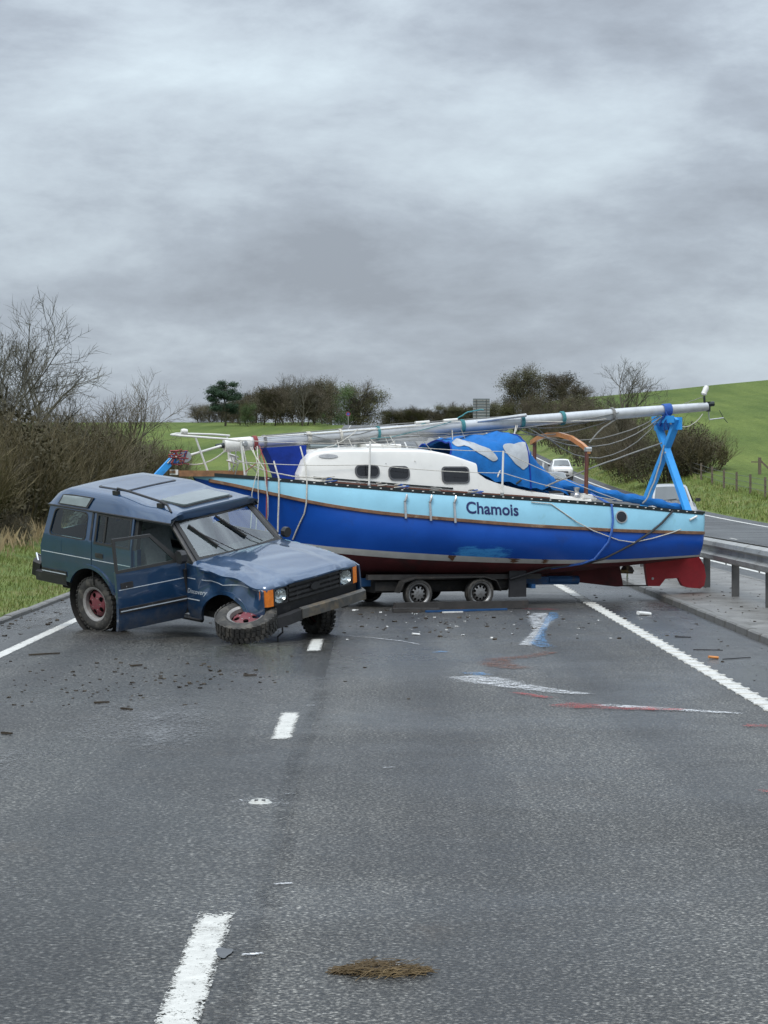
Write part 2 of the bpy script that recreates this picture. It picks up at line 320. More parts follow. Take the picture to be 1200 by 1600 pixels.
pm('galvanised', (.34, .335, .32), .5, .35, var=.18, ns=3, bmp=.12, bs=30, dirt=(.19, .175, .15), dirt_lo=.55)
pm('galv_dark', (.10, .098, .095), .6, .2, var=.25, ns=4)
pm('board_dark', (.035, .032, .03), .6, var=.35, ns=6, bmp=.4, dirt=(.16, .06, .03), dirt_lo=.58)
pm('sign_back', (.16, .18, .19), .5, .3, var=.1)
pm('sign_blue', (.02, .08, .40), .4, var=.1)
pm('sign_red', (.40, .02, .03), .4, var=.1)
pm('post_wood', (.12, .095, .07), .8, var=.3, ns=7, bmp=.5)
pm('stud_white', (.42, .42, .39), .4, var=.1, ns=20)
pm('stud_iron', (.10, .10, .10), .5, .5, var=.25)
pm('litter_orange', (.55, .22, .06), .6, var=.2, ns=20)
pm('litter_white', (.62, .62, .60), .6, var=.15, ns=20)
pm('plate_white', (.68, .68, .66), .4)
m, nt, b = nodes('puddle_water'); b.inputs['Base Color'].default_value = (.03, .03, .032, 1); b.inputs['Roughness'].default_value = .04; nb = noise_n(nt, 6, 2); bump(nt, b, nb.outputs['Fac'], .03, .02)

# ------------------------------------------------------------------ mesh helpers
class MB:
    def __init__(s): s.v = []; s.f = []; s.uv = None
    def add(s, vs, fs):
        o = len(s.v); s.v += [tuple(p) for p in vs]; s.f += [tuple(i+o for i in q) for q in fs]
    def box(s, c, size, rot=None, bev=0):
        x, y, z = [q/2 for q in size]; M = rot.to_matrix() if isinstance(rot, Euler) else (rot or Matrix.Identity(3)); c = V(c)
        if bev:
            P = []
            for sx in (-1, 1):
                for ry, rz in ((-y, -z+bev), (-y+bev, -z), (y-bev, -z), (y, -z+bev), (y, z-bev), (y-bev, z), (-y+bev, z), (-y, z-bev)): P.append((sx*x, ry, rz))
            F = [tuple(range(7, -1, -1)), tuple(range(8, 16))] + [(i, (i+1) % 8, 8+(i+1) % 8, 8+i) for i in range(8)]
        else:
            P = [(a*x, b*y, d*z) for a in (-1, 1) for b in (-1, 1) for d in (-1, 1)]
            F = [(0, 1, 3, 2), (4, 6, 7, 5), (0, 4, 5, 1), (2, 3, 7, 6), (0, 2, 6, 4), (1, 5, 7, 3)]
        s.add([c + M @ V(p) for p in P], F); return s
    def bar(s, a, b, w, t, up=(0, 0, 1)):
        """rectangular bar from a to b: w along the side axis, t along up"""
        a, b = V(a), V(b); d = (b-a).normalized(); u = V(up); r = d.cross(u)
        if r.length < 1e-4: r = d.cross(V((1, 0, 0)))
        r.normalize(); u = r.cross(d)
        P = [p + r*sx*w/2 + u*sz*t/2 for p in (a, b) for sx, sz in ((-1, -1), (1, -1), (1, 1), (-1, 1))]
        s.add(P, [(3, 2, 1, 0), (4, 5, 6, 7)] + [(i, (i+1) % 4, 4+(i+1) % 4, 4+i) for i in range(4)]); return s
    def tube(s, pts, r, n=8, cap=True, sy=1.0):
        pts = [V(p) for p in pts]; rr = r if isinstance(r, (list, tuple)) else [r]*len(pts)
        prev = None; rings = []
        for i, p in enumerate(pts):
            d = (pts[min(i+1, len(pts)-1)] - pts[max(i-1, 0)])
            d = d.normalized() if d.length > 1e-9 else V((0, 0, 1))
            if prev is None:
                u = d.cross(V((0, 0, 1)));
                if u.length < .05: u = d.cross(V((1, 0, 0)))
            else: u = prev - d*prev.dot(d)
            u.normalize(); w = d.cross(u); prev = u
            rings.append([p + u*math.cos(k*2*math.pi/n)*rr[i] + w*math.sin(k*2*math.pi/n)*rr[i]*sy for k in range(n)])
        s.loft(rings, cap); return s
    def loft(s, rings, cap=True, closed=True):
        n = len(rings[0]); vs = [p for r in rings for p in r]; fs = []
        for i in range(len(rings)-1):
            for k in range(n if closed else n-1):
                a, b = i*n+k, i*n+(k+1) % n; fs.append((a, b, b+n, a+n))
        if cap and closed: fs += [tuple(range(n-1, -1, -1)), tuple(range((len(rings)-1)*n, len(rings)*n))]
        s.add(vs, fs); return s
    def lathe(s, prof, n, M):
        """prof = (radius, axial) closed or open list, spun round local x; M maps to place"""
        rings = [[M @ V((x, r*math.cos(k*2*math.pi/n), r*math.sin(k*2*math.pi/n))) for r, x in prof] for k in range(n)]
        m = len(prof); vs = [p for r in rings for p in r]
        s.add(vs, [(k*m+i, k*m+i+1, ((k+1) % n)*m+i+1, ((k+1) % n)*m+i) for k in range(n) for i in range(m-1)]); return s
    def grid(s, rows): s.loft(rows, False, False); return s
    def prism(s, poly, d, f):
        """polygon in (p,q) given thickness d; f(p,q,depth)"""
        n = len(poly); s.add([f(p, q, 0) for p, q in poly] + [f(p, q, d) for p, q in poly], [tuple(range(n)), tuple(range(2*n-1, n-1, -1))] + [(i, (i+1) % n, n+(i+1) % n, n+i)[::-1] for i in range(n)]); return s
    def panel(s, outline, holes, step, th, f):
        """sheet with holes, curved by f(p,q,depth), thickness th"""
        def inside(poly, x, y):
            r = False; j = len(poly)-1
            for i in range(len(poly)):
                (xi, yi), (xj, yj) = poly[i], poly[j]
                if (yi > y) != (yj > y) and x < (xj-xi)*(y-yi)/(yj-yi)+xi: r = not r
                j = i
            return r
        def sub(poly):
            o = []
            for i in range(len(poly)):
                a, b = poly[i], poly[(i+1) % len(poly)]; k = max(1, int(math.dist(a, b)/step))
                o += [(a[0]+(b[0]-a[0])*t/k, a[1]+(b[1]-a[1])*t/k) for t in range(k)]
            return o
        loops = [sub(outline)] + [sub(h) for h in holes]; pts = []; ed = []
        for l in loops:
            o = len(pts); pts += l; ed += [(o+i, o+(i+1) % len(l)) for i in range(len(l))]
        xs = [p[0] for p in loops[0]]; ys = [p[1] for p in loops[0]]
        x = min(xs)+step*.5
        while x < max(xs):
            y = min(ys)+step*.5
            while y < max(ys):
                if inside(loops[0], x, y) and not any(inside(h, x, y) for h in loops[1:]) and all(math.dist((x, y), p) > step*.35 for l in loops for p in l): pts.append((x+step*.07*math.sin(31*y), y+step*.07*math.sin(37*x)))
                y += step
            x += step
        r = delaunay_2d_cdt([V((p[0], p[1])) for p in pts], ed, [], 0, 1e-6)
        vv, ff = r[0], []
        for t in r[2]:
            cx = sum(vv[i].x for i in t)/len(t); cy = sum(vv[i].y for i in t)/len(t)
            if inside(loops[0], cx, cy) and not any(inside(h, cx, cy) for h in loops[1:]): ff.append(tuple(t))
        n = len(vv); top = [f(p.x, p.y, 0) for p in vv]; bot = [f(p.x, p.y, th) for p in vv]
        cnt = {}
        for t in ff:
            for i in range(3): cnt[(t[i], t[(i+1) % 3])] = 1
        rim = [(b, a, a+n, b+n) for a, b in cnt if (b, a) not in cnt]
        s.add(top+bot, ff + [tuple(i+n for i in t[::-1]) for t in ff] + rim); return s
    def build(s, name, mat, parent=None, smooth=40, **props):
        me = bpy.data.meshes.new(name); me.from_pydata(s.v, [], s.f); me.update()
        if smooth:
            me.shade_smooth(); me.set_sharp_from_angle(angle=R(smooth))
        me.materials.append(MATS[mat] if isinstance(mat, str) else mat)
        if s.uv:
            l = me.uv_layers.new(name='UVMap')
            for lp in me.loops: l.data[lp.index].uv = s.uv[lp.vertex_index]
        o = bpy.data.objects.new(name, me); C.objects.link(o)
        if parent: o.parent = parent
        for k, v in props.items(): o[k] = v
        return o
def thing(name, label, cat, loc=(0, 0, 0), rot=(0, 0, 0), group=None, scale=1):
    o = bpy.data.objects.new(name, None); C.objects.link(o); o.empty_display_size = .2
    o.location = loc; o.rotation_euler = rot; o.scale = (scale,)*3
    o['label'] = label; o['category'] = cat
    if group: o['group'] = group
    return o
def tag(o, label, cat, group=None):
    o['label'] = label; o['category'] = cat
    if group: o['group'] = group
    return o
def struct(o): o['kind'] = 'structure'; return o
def copy_tree(o, parent=None):
    c = o.copy(); C.objects.link(c); c.parent = parent
    for ch in list(o.children): copy_tree(ch, c)
    return c
def cr(tab, x):
    """smooth curve through a table of (x, y)"""
    n = len(tab)
    if x <= tab[0][0]: return tab[0][1]
    if x >= tab[-1][0]: return tab[-1][1]
    i = max(k for k in range(n-1) if tab[k][0] <= x)
    x1, y1 = tab[i]; x2, y2 = tab[i+1]; h = x2-x1; t = (x-x1)/h
    m = lambda k: (tab[min(k+1, n-1)][1]-tab[max(k-1, 0)][1])/(tab[min(k+1, n-1)][0]-tab[max(k-1, 0)][0])
    return (2*t**3-3*t*t+1)*y1+(t**3-2*t*t+t)*h*m(i)+(-2*t**3+3*t*t)*y2+(t**3-t*t)*h*m(i+1)
def rrect(x0, x1, y0, y1, r, n=5):
    o = []
    for cx, cy, a in ((x1-r, y1-r, 0), (x0+r, y1-r, 90), (x0+r, y0+r, 180), (x1-r, y0+r, 270)):
        o += [(cx+r*math.cos(R(a+90*k/n)), cy+r*math.sin(R(a+90*k/n))) for k in range(n+1)]
    return o
def chaikin(p, k=2):
    for _ in range(k):
        q = []
        for i in range(len(p)):
            u, w = p[i], p[(i+1) % len(p)]; q += [(u[0]*.75+w[0]*.25, u[1]*.75+w[1]*.25), (u[0]*.25+w[0]*.75, u[1]*.25+w[1]*.75)]
        p = q
    return p
def sag(a, b, drop, n=10):
    a, b = V(a), V(b); return [a.lerp(b, k/n) - V((0, 0, drop*4*(k/n)*(1-k/n))) for k in range(n+1)]
def wob(pts, amp, seed):
    rnd = random.Random(seed); return [V(p)+V((rnd.uniform(-amp, amp), rnd.uniform(-amp, amp), rnd.uniform(-amp, amp))) for p in pts]
def ss(a, b, x):
    t = max(0, min(1, (x-a)/(b-a))); return t*t*(3-2*t)

# ------------------------------------------------------------------ terrain and roads (the camera stands on the carriageway, y runs along it)
def rz(y):
    if y < 65: return 0
    if y < 190: return .00018*(y-65)**2
    z = 2.8125+.045*(y-190)
    if y > 370: z = 2.8125+.045*180 + .9*(1-math.exp(-(y-370)/20)) - .02*max(0, y-395)
    return z
def gz(x, y):
    r = rz(y)
    if x < -5.3: return r + .02 + .45*ss(-6.2, -11, x) + .12*noise.noise(V((x*.3, y*.3, 0)))*ss(-5.6, -8, x)
    if x > 16.6:
        ridge = 12.4+.088*(x-26); yy = min(y, 285)
        hill = 1.5+(ridge-1.5)*((yy-130)/150) - .03*max(0, y-285)
        if y < 130: hill = 1.5*(y/130)**3
        hill = max(hill, r*.6+.3) if y < 300 else max(hill, r)
        hill += .5*noise.noise(V((x*.03, y*.02, 3)))
        return r + (max(hill, r)-r)*ss(16.8, 22.5, x) + .1*noise.noise(V((x*.4, y*.3, 1)))*ss(16.7, 18, x)
    return r-.08
YS = [-6+3*k for k in range(24)] + [66+4*k for k in range(34)] + [202+8*k for k in range(30)] + [450, 480, 520, 600, 800, 1200, 2500]
XS = [-900, -500, -300, -200, -140, -100, -70, -50, -38, -30, -24, -20, -17, -15, -13, -11.5, -10.5, -9.5, -8.7, -8, -7.4, -6.8, -6.3, -5.8, -5.32, -5.0, 0, 8, 16.3, 16.62, 17.2, 17.8, 18.5, 19.2, 20, 21, 22, 23, 24.5, 26.5, 29, 33, 38, 44, 52, 62, 75, 95, 130, 200, 320, 500, 900]
mb = MB(); mb.grid([[(x, y, gz(x, y)) for x in XS] for y in YS])
g = struct(mb.build('ground', 'field', smooth=180)); g.data.materials.append(MATS['verge_grass'])
for p in g.data.polygons:
    c = p.center
    if (-11 < c.x < -4 or 15 < c.x < 20.4) and c.y < 330: p.material_index = 1
RY = [y for y in YS if y <= 442]
def strip(name, mat, x0, x1, z, ys=RY, cols=2, kind=True):
    m = MB(); m.grid([[(x0+(x1-x0)*k/cols, y, rz(y)+z) for k in range(cols+1)] for y in ys])
    o = m.build(name, mat, smooth=180)
    return struct(o) if kind else o
strip('road_hard_strip', 'asphalt_strip', -5.22, -4.2, 0)
strip('road_slow_lane', 'asphalt_coarse', -4.2, -.52, .0)
strip('road_fast_lane', 'asphalt_fine', -.52, 3.5, .0)
strip('road_reserve_strip', 'asphalt_strip', 3.5, 4.74, 0)
strip('road_opposite_carriageway', 'asphalt_far', 7.36, 16.6, .0, cols=4)
# kerbs: separate stones near the camera
def kerb(name, x0, x1, h, y0, y1, L, joint=.012):
    far = MB(); ys = [q for q in RY if q > y1]
    far.loft([[(x0, q, rz(q)-.1), (x1, q, rz(q)-.1), (x1, q, rz(q)+h), (x0, q, rz(q)+h)] for q in [y1]+ys])
    root = struct(far.build(name, 'kerb_concrete'))
    rnd = random.Random(name); me = None; y = y0
    while y < y1-.1:
        if me is None:
            o = MB().box((0, 0, h/2-.06), (L-joint, x1-x0, h+.12), bev=.02).build('kerb_stone', 'kerb_concrete', root); me = o.data
        else:
            o = bpy.data.objects.new('kerb_stone', me); C.objects.link(o); o.parent = root
        o.location = ((x0+x1)/2+rnd.uniform(-.006, .006), y+L/2, rz(y+L/2)+rnd.uniform(-.006, .006)); o.rotation_euler = (0, 0, R(90)+rnd.uniform(-.004, .004))
        y += L
    return root
kerb('kerb_reserve_near', 4.74, 4.88, .10, 22.3, 64, .915)
kerb('kerb_reserve_far', 7.22, 7.36, .10, 22.3, 64, .915)
kerb('kerb_verge', -5.35, -5.22, .06, 24.0, 62, .915)
strip('central_reserve', 'concrete_reserve', 4.875, 7.225, .092, cols=3)

# painted lines: u of the UV says how solid the paint is (0 at the ragged edge)
def paint(name, pts_rows, mat, z=.005):
    """rows of ground points across the mark"""
    m = MB(); m.uv = []
    n = len(pts_rows[0]); k = len(pts_rows)
    m.grid([[(x, y, rz(y)+z) for x, y in r] for r in pts_rows])
    for i in range(k):
        for j in range(n):
            e = min(i/(k-1), 1-i/(k-1), .5)*2; f_ = min(j/(n-1), 1-j/(n-1), .5)*2
            m.uv.append((.06+.40*min(1, f_*2.0)*min(1, e*(k-1)/2), 0))
    return m.build(name, mat, smooth=180)
LX = -.735
for k, y0 in enumerate([-.6+8.95*j for j in range(1, 44)]):
    rows = [[(LX+w-.0035*(y-20)*0, y) for w in (-.085, -.045, 0, .045, .085)] for y in [y0+2.05*i/12 for i in range(13)]]
    if y0 > 8: struct(paint('lane_dash', rows, 'road_paint'))
rows = [[(LX+w, y) for w in (-.085, -.045, 0, .045, .085)] for y in [7.9+2.15*i/14 for i in range(15)]]
struct(paint('lane_dash', rows, 'road_paint', .006))
def long_line(name, x, w, mat, y0=4):
    ys = [y0+1.5*k for k in range(int((430-y0)/1.5))]
    m = MB(); m.uv = []
    m.grid([[(x+q*w, y, rz(y)+.005) for q in (-.5, -.3, 0, .3, .5)] for y in ys])
    for y in ys: m.uv += [(.10, 0), (.34, 0), (.40, 0), (.34, 0), (.10, 0)]
    return struct(m.build(name, mat, smooth=180))
long_line('edge_line_verge', -4.29, .15, 'road_paint_line')
el = long_line('edge_line_reserve', 3.46, .17, 'road_paint_line')
m = MB(); y = 17.
while y < 75:                                            # raised ribs of the rumble line
    m.box((3.46, y, rz(y)+.008), (.21, .06, .012)); y += .5
m.uv = [(.35, 0)]*len(m.v)
m.build('rumble_rib', 'road_paint_line', el, kind='stuff')
long_line('edge_line_opposite_reserve', 8.3, .15, 'road_paint_line', 30)
long_line('edge_line_opposite_verge', 15.7, .2, 'road_paint_line', 40)
for j in range(4, 44):
    y0 = 3+8.95*j
    struct(paint('opposite_lane_dash', [[(12+w, y) for w in (-.08, 0, .08)] for y in (y0, y0+.5, y0+1, y0+1.5, y0+2)], 'road_paint'))

# ------------------------------------------------------------------ crash barrier on the reserve
BX = 5.86
bar = thing('crash_barrier', 'grey corrugated steel crash barrier on posts along the central reserve', 'barrier', (BX, 0, 0))
prof = [(.02, .0), (-.06, .035), (-.075, .10), (.0, .145), (.0, .205), (-.075, .25), (-.06, .315), (.02, .35)]
y = 26.0; seg = 3.2; post_me = bolt_me = None; k = 0
while y < 205:
    ys = [y-.16, y+seg]
    m = MB()
    for side, off in ((1, -.075), (-1, .11)):
        rings = [[(side*px_+off+(-.004 if (k % 2) else 0)*side, q, rz(q)+.62+pz*1.06) for px_, pz in prof] + [(side*px_+off+.005*side, q, rz(q)+.62+pz*1.06) for px_, pz in prof[::-1]] for q in ys]
        m.loft(rings)
    m.build('beam', 'galvanised', bar, 30)
    if post_me is None:
        pm_ = MB(); pm_.box((0, 0, .42), (.11, .008, .88)); pm_.box((-.055, .03, .42), (.008, .065, .88)); pm_.box((.055, .03, .42), (.008, .065, .88)); pm_.box((0, 0, .80), (.17, .05, .12))
        o = pm_.build('post', 'galv_dark', bar); post_me = o.data
    else:
        o = bpy.data.objects.new('post', post_me); C.objects.link(o); o.parent = bar
    o.location = (.02, y+1.2, rz(y+1.2)+.06)
    if y < 45:
        for zz in (.03, .31):
            for yy in (-.03, .03):
                if bolt_me is None: ob = MB().lathe([(0, .012), (.014, .01), (.016, 0)], 8, Matrix.Rotation(math.pi, 4, 'Z')).build('bolt', 'galv_dark', o); bolt_me = ob.data
                else: ob = bpy.data.objects.new('bolt', bolt_me); C.objects.link(ob); ob.parent = o
                ob.location = (-.155, yy, .54+zz)
    y += seg; k += 1

# ------------------------------------------------------------------ plants
def stick(mb, pts, r0, r1, n):
    mb.tube(pts, [r0+(r1-r0)*i/(len(pts)-1) for i in range(len(pts))], n, False)
def grow(mbs, p, d, L, r, lev, maxlev, rnd, kids, spread, upw):
    """branching limb: mbs[0] trunk and limbs, mbs[1] twigs"""
    seg = 4 if lev == 0 else 3; pts = [p.copy()]; q = p.copy(); dd = d.copy()
    for i in range(seg):
        dd = (dd + V((rnd.gauss(0, .13), rnd.gauss(0, .13), rnd.gauss(0, .08)+upw*.12))).normalized(); q = q+dd*L/seg; pts.append(q.copy())
    stick(mbs[0 if lev < 2 else 1], pts, r, r*.45 if lev < maxlev else r*.25, 6 if lev == 0 else (4 if lev == 1 else 3))
    if lev == maxlev: return
    for c in range(kids[lev]):
        t = .3+.7*(c+rnd.random()*.8)/kids[lev] if lev else .28+.72*(c+rnd.random())/kids[lev]
        t = min(t, .99); i = min(int(t*seg), seg-1); b0 = pts[i].lerp(pts[i+1], t*seg-i); ax = (pts[i+1]-pts[i]).normalized()
        perp = ax.orthogonal().normalized(); perp.rotate(Matrix.Rotation(rnd.uniform(0, 6.283), 3, ax))
        nd = (ax*math.cos(spread)+perp*math.sin(spread)*rnd.uniform(.7, 1.3)+V((0, 0, upw*.25))).normalized()
        grow(mbs, b0, nd, L*rnd.uniform(.42, .72)*(1.15-t*.4), max(r*.5*(1.15-.5*t), .0075), lev+1, maxlev, rnd, kids, spread, upw)
def leaves(mb, n, pos, size, rnd):
    for _ in range(n):
        c = pos(rnd)
        if c is None: continue
        a = V((rnd.gauss(0, 1), rnd.gauss(0, 1), rnd.gauss(0, 1))).normalized(); b_ = a.orthogonal().normalized(); s_ = size*rnd.uniform(.6, 1.4); a *= s_; b_ *= s_*.5
        o = len(mb.v); mb.v += [tuple(c-a), tuple(c+b_), tuple(c+a), tuple(c-b_)]; mb.f.append((o, o+1, o+2, o+3))
PROTO = {}
def bare_tree(key, seed, H, stems, mat2='bark'):
    rnd = random.Random(seed); t = MB(); w = MB()
    for s_ in range(stems):
        a = rnd.uniform(0, 6.28); lean = .08 if stems == 1 else rnd.uniform(.15, .5)
        grow([t, w], V((rnd.uniform(-.2, .2)*(stems > 1), rnd.uniform(-.2, .2)*(stems > 1), -.15)), V((math.cos(a)*lean, math.sin(a)*lean, 1)).normalized(), H*rnd.uniform(.62, .8), H*.017/(1 if stems == 1 else 1.5), 0, 4 if stems < 3 else 3, rnd, [9, 7, 6, 4] if stems < 3 else [8, 8, 7], .72, .38)
    PROTO[key] = [('trunk', t, 'bark'), ('crown', w, mat2)]
def bush(key, seed, W, H, tw, lf, nstem=60, nleaf=10000, lsize=.075):
    rnd = random.Random(seed); t = MB(); w = MB(); l = MB()
    for s_ in range(nstem):
        a = rnd.uniform(0, 6.28); rr = rnd.random()**.6; p = V((math.cos(a)*rr*W*.34, math.sin(a)*rr*W*.3, -.1)); lean = rr*.55
        grow([t if s_ < 12 else w, w, w, w], p, V((math.cos(a)*lean, math.sin(a)*lean, 1)).normalized(), H*rnd.uniform(.5, .82)*(1-.25*rr), .026, 1 if s_ >= 12 else 1, 3, rnd, [0, 9, 5], .55, .5)
    off = rnd.uniform(0, 50)
    def pos(r):
        u, v_, z = r.uniform(-1, 1), r.uniform(-1, 1), r.random()**.8
        prof_ = math.sqrt(max(0, 1-(max(0, z-.45)/.55)**2))*(.82+.18*math.sin(z*5))
        if u*u+v_*v_ > prof_*prof_: return None
        c = V((u*W*.5, v_*W*.42, z*H*.94)); nn = noise.noise(V((c.x*.8+off, c.y*.8, c.z*.8)))
        return c if nn > -.32+r.uniform(-.1, .1) else None
    leaves(l, nleaf, pos, lsize, rnd)
    PROTO[key] = [('stems', t, 'bark'), ('twigs', w, tw), ('crown', l, lf)]
def round_tree(key, seed, H, W, tw, lf, nleaf, lsize=.10):
    rnd = random.Random(seed); t = MB(); w = MB(); l = MB()
    grow([t, w], V((0, 0, -.2)), V((0, 0, 1)), H*.72, H*.022, 0, 3, rnd, [16, 12, 9], .75, .35)
    off = rnd.uniform(0, 50); cl = [(V((rnd.uniform(-1, 1)*W*.36, rnd.uniform(-1, 1)*W*.36, H*rnd.uniform(.22, .86))), rnd.uniform(.10, .19)*W) for _ in range(40)]
    def pos(r):
        c, q = cl[r.randrange(40)]; d = V((r.gauss(0, 1), r.gauss(0, 1), r.gauss(0, .8)))*q*.62
        return c+d if noise.noise((c+d)*.9+V((off, 0, 0))) > -.3 and (c+d).z > .2 else None
    leaves(l, nleaf, pos, lsize, rnd)
    PROTO[key] = [('trunk', t, 'bark'), ('branches', w, tw), ('crown', l, lf)]
bare_tree('bare_a', 4, 7.5, 2); bare_tree('bare_b', 11, 7.0, 1); bare_tree('bare_c', 23, 5.0, 5, 'twig_brown')
bush('bush_a', 1, 5.4, 4.4, 'twig_olive', 'leaf_olive'); bush('bush_b', 2, 5.0, 4.2, 'twig_brown', 'leaf_olive'); bush('bush_c', 3, 5.6, 4.6, 'twig_olive', 'leaf_brown')
bush('low_bush', 5, 3.2, 1.8, 'twig_brown', 'leaf_brown', 30, 2600, .06)
round_tree('round_a', 7, 8.5, 7.5, 'twig_brown', 'leaf_olive', 20000); round_tree('round_b', 8, 8, 6.2, 'twig_brown', 'leaf_brown', 9000); round_tree('round_c', 9, 9, 8.6, 'twig_olive', 'leaf_green', 20000)
def pine():
    rnd = random.Random(77); t = MB(); l = MB()
    t.tube([(0, 0, -.3), (.2, 0, 3), (-.1, .1, 6), (.3, 0, 8.6)], [.24, .19, .13, .05], 7)
    for k in range(22):
        z = rnd.uniform(3.6, 8.7); ang = rnd.uniform(0, 6.28); ln = rnd.uniform(1.2, 3.1)*(1.0 if z < 7.6 else .8); e_ = V((math.cos(ang)*ln, math.sin(ang)*ln, z+rnd.uniform(-.1, .9)))
        t.tube([(0, 0, z), e_*.5+V((0, 0, z*.5-.05)), e_], [.07, .05, .02], 5)
        for q in range(3):
            c_ = V((0, 0, z)).lerp(e_, rnd.uniform(.5, 1.1)); w_ = rnd.uniform(.3, .65)
            leaves(l, 330, lambda r: c_+V((r.gauss(0, w_), r.gauss(0, w_), r.gauss(0, w_*.55)+.12)), .11, rnd)
    PROTO['pine'] = [('trunk', t, 'bark'), ('crown', l, 'pine_needle')]
pine()
DATA = {}
def plant(key, name, label, cat, x, y, s, rzz, group=None, sz=None, dz=0):
    o = thing(name, label, cat, (x, y, gz(x, y)+dz), (0, 0, rzz), group); o.scale = (s, s, sz or s)
    if key not in DATA:
        DATA[key] = [(n_, mb_.build(n_, mt, None, 0)) for n_, mb_, mt in PROTO[key]]
        for _, q in DATA[key]: q.parent = o
    else:
        for n_, q in DATA[key]:
            c = bpy.data.objects.new(n_, q.data); C.objects.link(c); c.parent = o
    return o
rnd = random.Random(5)
HL = 'dense olive-brown winter bush in the tall roadside hedge behind the blue off-road car'
hx = [(-11.2, 58), (-12.4, 62), (-10.9, 65), (-11.4, 70), (-13.0, 68), (-11.0, 75), (-11.8, 80), (-11.2, 86), (-12.2, 91), (-11.2, 97), (-11.8, 103), (-11.2, 110), (-12.0, 117), (-13.8, 76), (-14.2, 86), (-13.8, 97), (-13.4, 60), (-13.6, 110)]
for i, (x_, y_) in enumerate(hx):
    s_ = rnd.uniform(.80, .95)*(.9 if y_ < 64 else 1.0)*(1 if y_ < 100 else .85)
    plant(['bush_a', 'bush_b', 'bush_c'][i % 3], 'hedge_bush', HL, 'bush', x_, y_, s_, rnd.uniform(0, 6.3), 'bushes of the roadside hedge')
plant('bare_a', 'bare_tree', 'tall bare tree rising highest out of the roadside hedge', 'tree', -13.2, 76, 1.0, .4)
plant('bare_b', 'bare_tree', 'bare tree with spreading limbs beside the tallest hedge tree', 'tree', -12.4, 80, .92, 2.2)
plant('bare_a', 'bare_tree', 'bare many-stemmed tree at the outer edge of the hedge', 'tree', -13.0, 70, .95, 3.6)
plant('bare_c', 'bare_tree', 'small bare tree at the far end of the hedge above the boat bow', 'tree', -12.6, 106, 1.1, .9)
plant('bare_c', 'bare_tree', 'thin bare sapling between the tall hedge trees and the hedge end', 'tree', -12.6, 93, .95, 4)
LB = 'low scrubby bush at the foot of the roadside hedge'
for x_, y_, s_ in ((-9.6, 58, .6), (-10.0, 66, .7), (-9.7, 74, .7), (-10, 84, .8), (-10.1, 95, .8), (-10.2, 108, .9), (-11.0, 122, 1.0)):
    plant('low_bush', 'low_bush', LB, 'bush', x_, y_, s_, rnd.uniform(0, 6), 'low bushes along the hedge foot')
# far trees across the skyline
plant('pine', 'pine_tree', 'dark flat-topped pine standing alone left of the far tree line', 'tree', -23.2, 345, .80, 0, dz=-.6)
FT = 'hazy bare tree in the far tree line beyond the field'
for px_, y_, key, s_, zs in ((312, 372, 'round_b', .6, .5), (330, 378, 'round_b', .7, .5), (372, 366, 'round_b', .7, .62), (388, 352, 'round_b', .72, .66), (400, 372, 'round_b', .8, .74), (412, 356, 'round_b', .78, .84), (428, 348, 'round_b', .8, .86), (446, 356, 'round_b', .8, .84), (462, 366, 'round_b', .85, .88), (478, 352, 'round_b', .75, .85), (492, 362, 'round_b', .8, .92), (506, 372, 'round_b', .8, 1.0), (470, 346, 'bare_b', 1.0, 1.08), (490, 358, 'bare_b', .95, 1.05), (440, 366, 'bare_b', 1.0, 1.1), (520, 380, 'bare_a', 1.0, 1.1), (345, 382, 'round_b', .75, .55), (360, 374, 'round_b', .6, .5)):
    plant(key, 'distant_tree', FT, 'tree', (px_-588)/3515*y_, y_, s_, rnd.uniform(0, 6), 'bare trees of the far tree line', zs*1.15, dz=-1.1)
plant('round_a', 'distant_tree', 'largest dark rounded tree beside the far road crest', 'tree', -3.6, 462, 1.5, .5, None, 1.36)
plant('round_c', 'distant_tree', 'dark tree right against the largest rounded tree at the crest', 'tree', -9.0, 455, 1.15, 1.5, None, 1.22)
plant('round_c', 'distant_tree', 'dark evergreen tree in front of the far bare trees', 'tree', -19.4, 340, .34, 1.5, None, .42)
FW = 'low wooded skyline tree beyond the far road crest'
for px_, s_ in ((612, .7), (630, .8), (648, .75), (665, .8), (682, .72), (700, .85), (716, .8), (733, .85), (752, .8), (768, .9)):
    plant('round_b' if int(px_) % 4 else 'round_a', 'skyline_tree', FW, 'tree', (px_-588)/3515*455, 455, s_, rnd.uniform(0, 6), 'low trees beyond the crest', s_*.80, dz=1.2)
plant('round_a', 'roadside_tree', 'big dark rounded tree beside the distant road sign', 'tree', 19.6, 300, .94, 1.2, None, .88)
plant('round_a', 'roadside_tree', 'dark bush tree tucked under the big rounded tree by the road sign', 'tree', 17.9, 292, .6, 2.6, None, .55)
plant('round_b', 'roadside_tree', 'brown twiggy tree between the big rounded tree and the bare tree', 'tree', 21.4, 258, .72, 3, None, .58)
plant('round_b', 'roadside_tree', 'brown twiggy tree on the bank close to the bare tree', 'tree', 20.6, 236, .65, 4.4, None, .55)
plant('bare_b', 'bare_tree', 'slender bare tree on the bank beside the opposite carriageway', 'tree', 18.4, 170, 1.25, 1, None, 1.2)
plant('bare_c', 'bare_tree', 'many-stemmed bare shrub beside the slender bare tree', 'tree', 18.6, 168, 1.25, 2, None, 1.1)
plant('bush_b', 'roadside_bush', 'wide dark bush behind the blue mast crutch', 'bush', 19.4, 150, 1.35, 1, None, 1.05)
plant('bush_c', 'roadside_bush', 'dark bush at the right end of the roadside thicket', 'bush', 21.0, 149, .95, 2, None, .82)
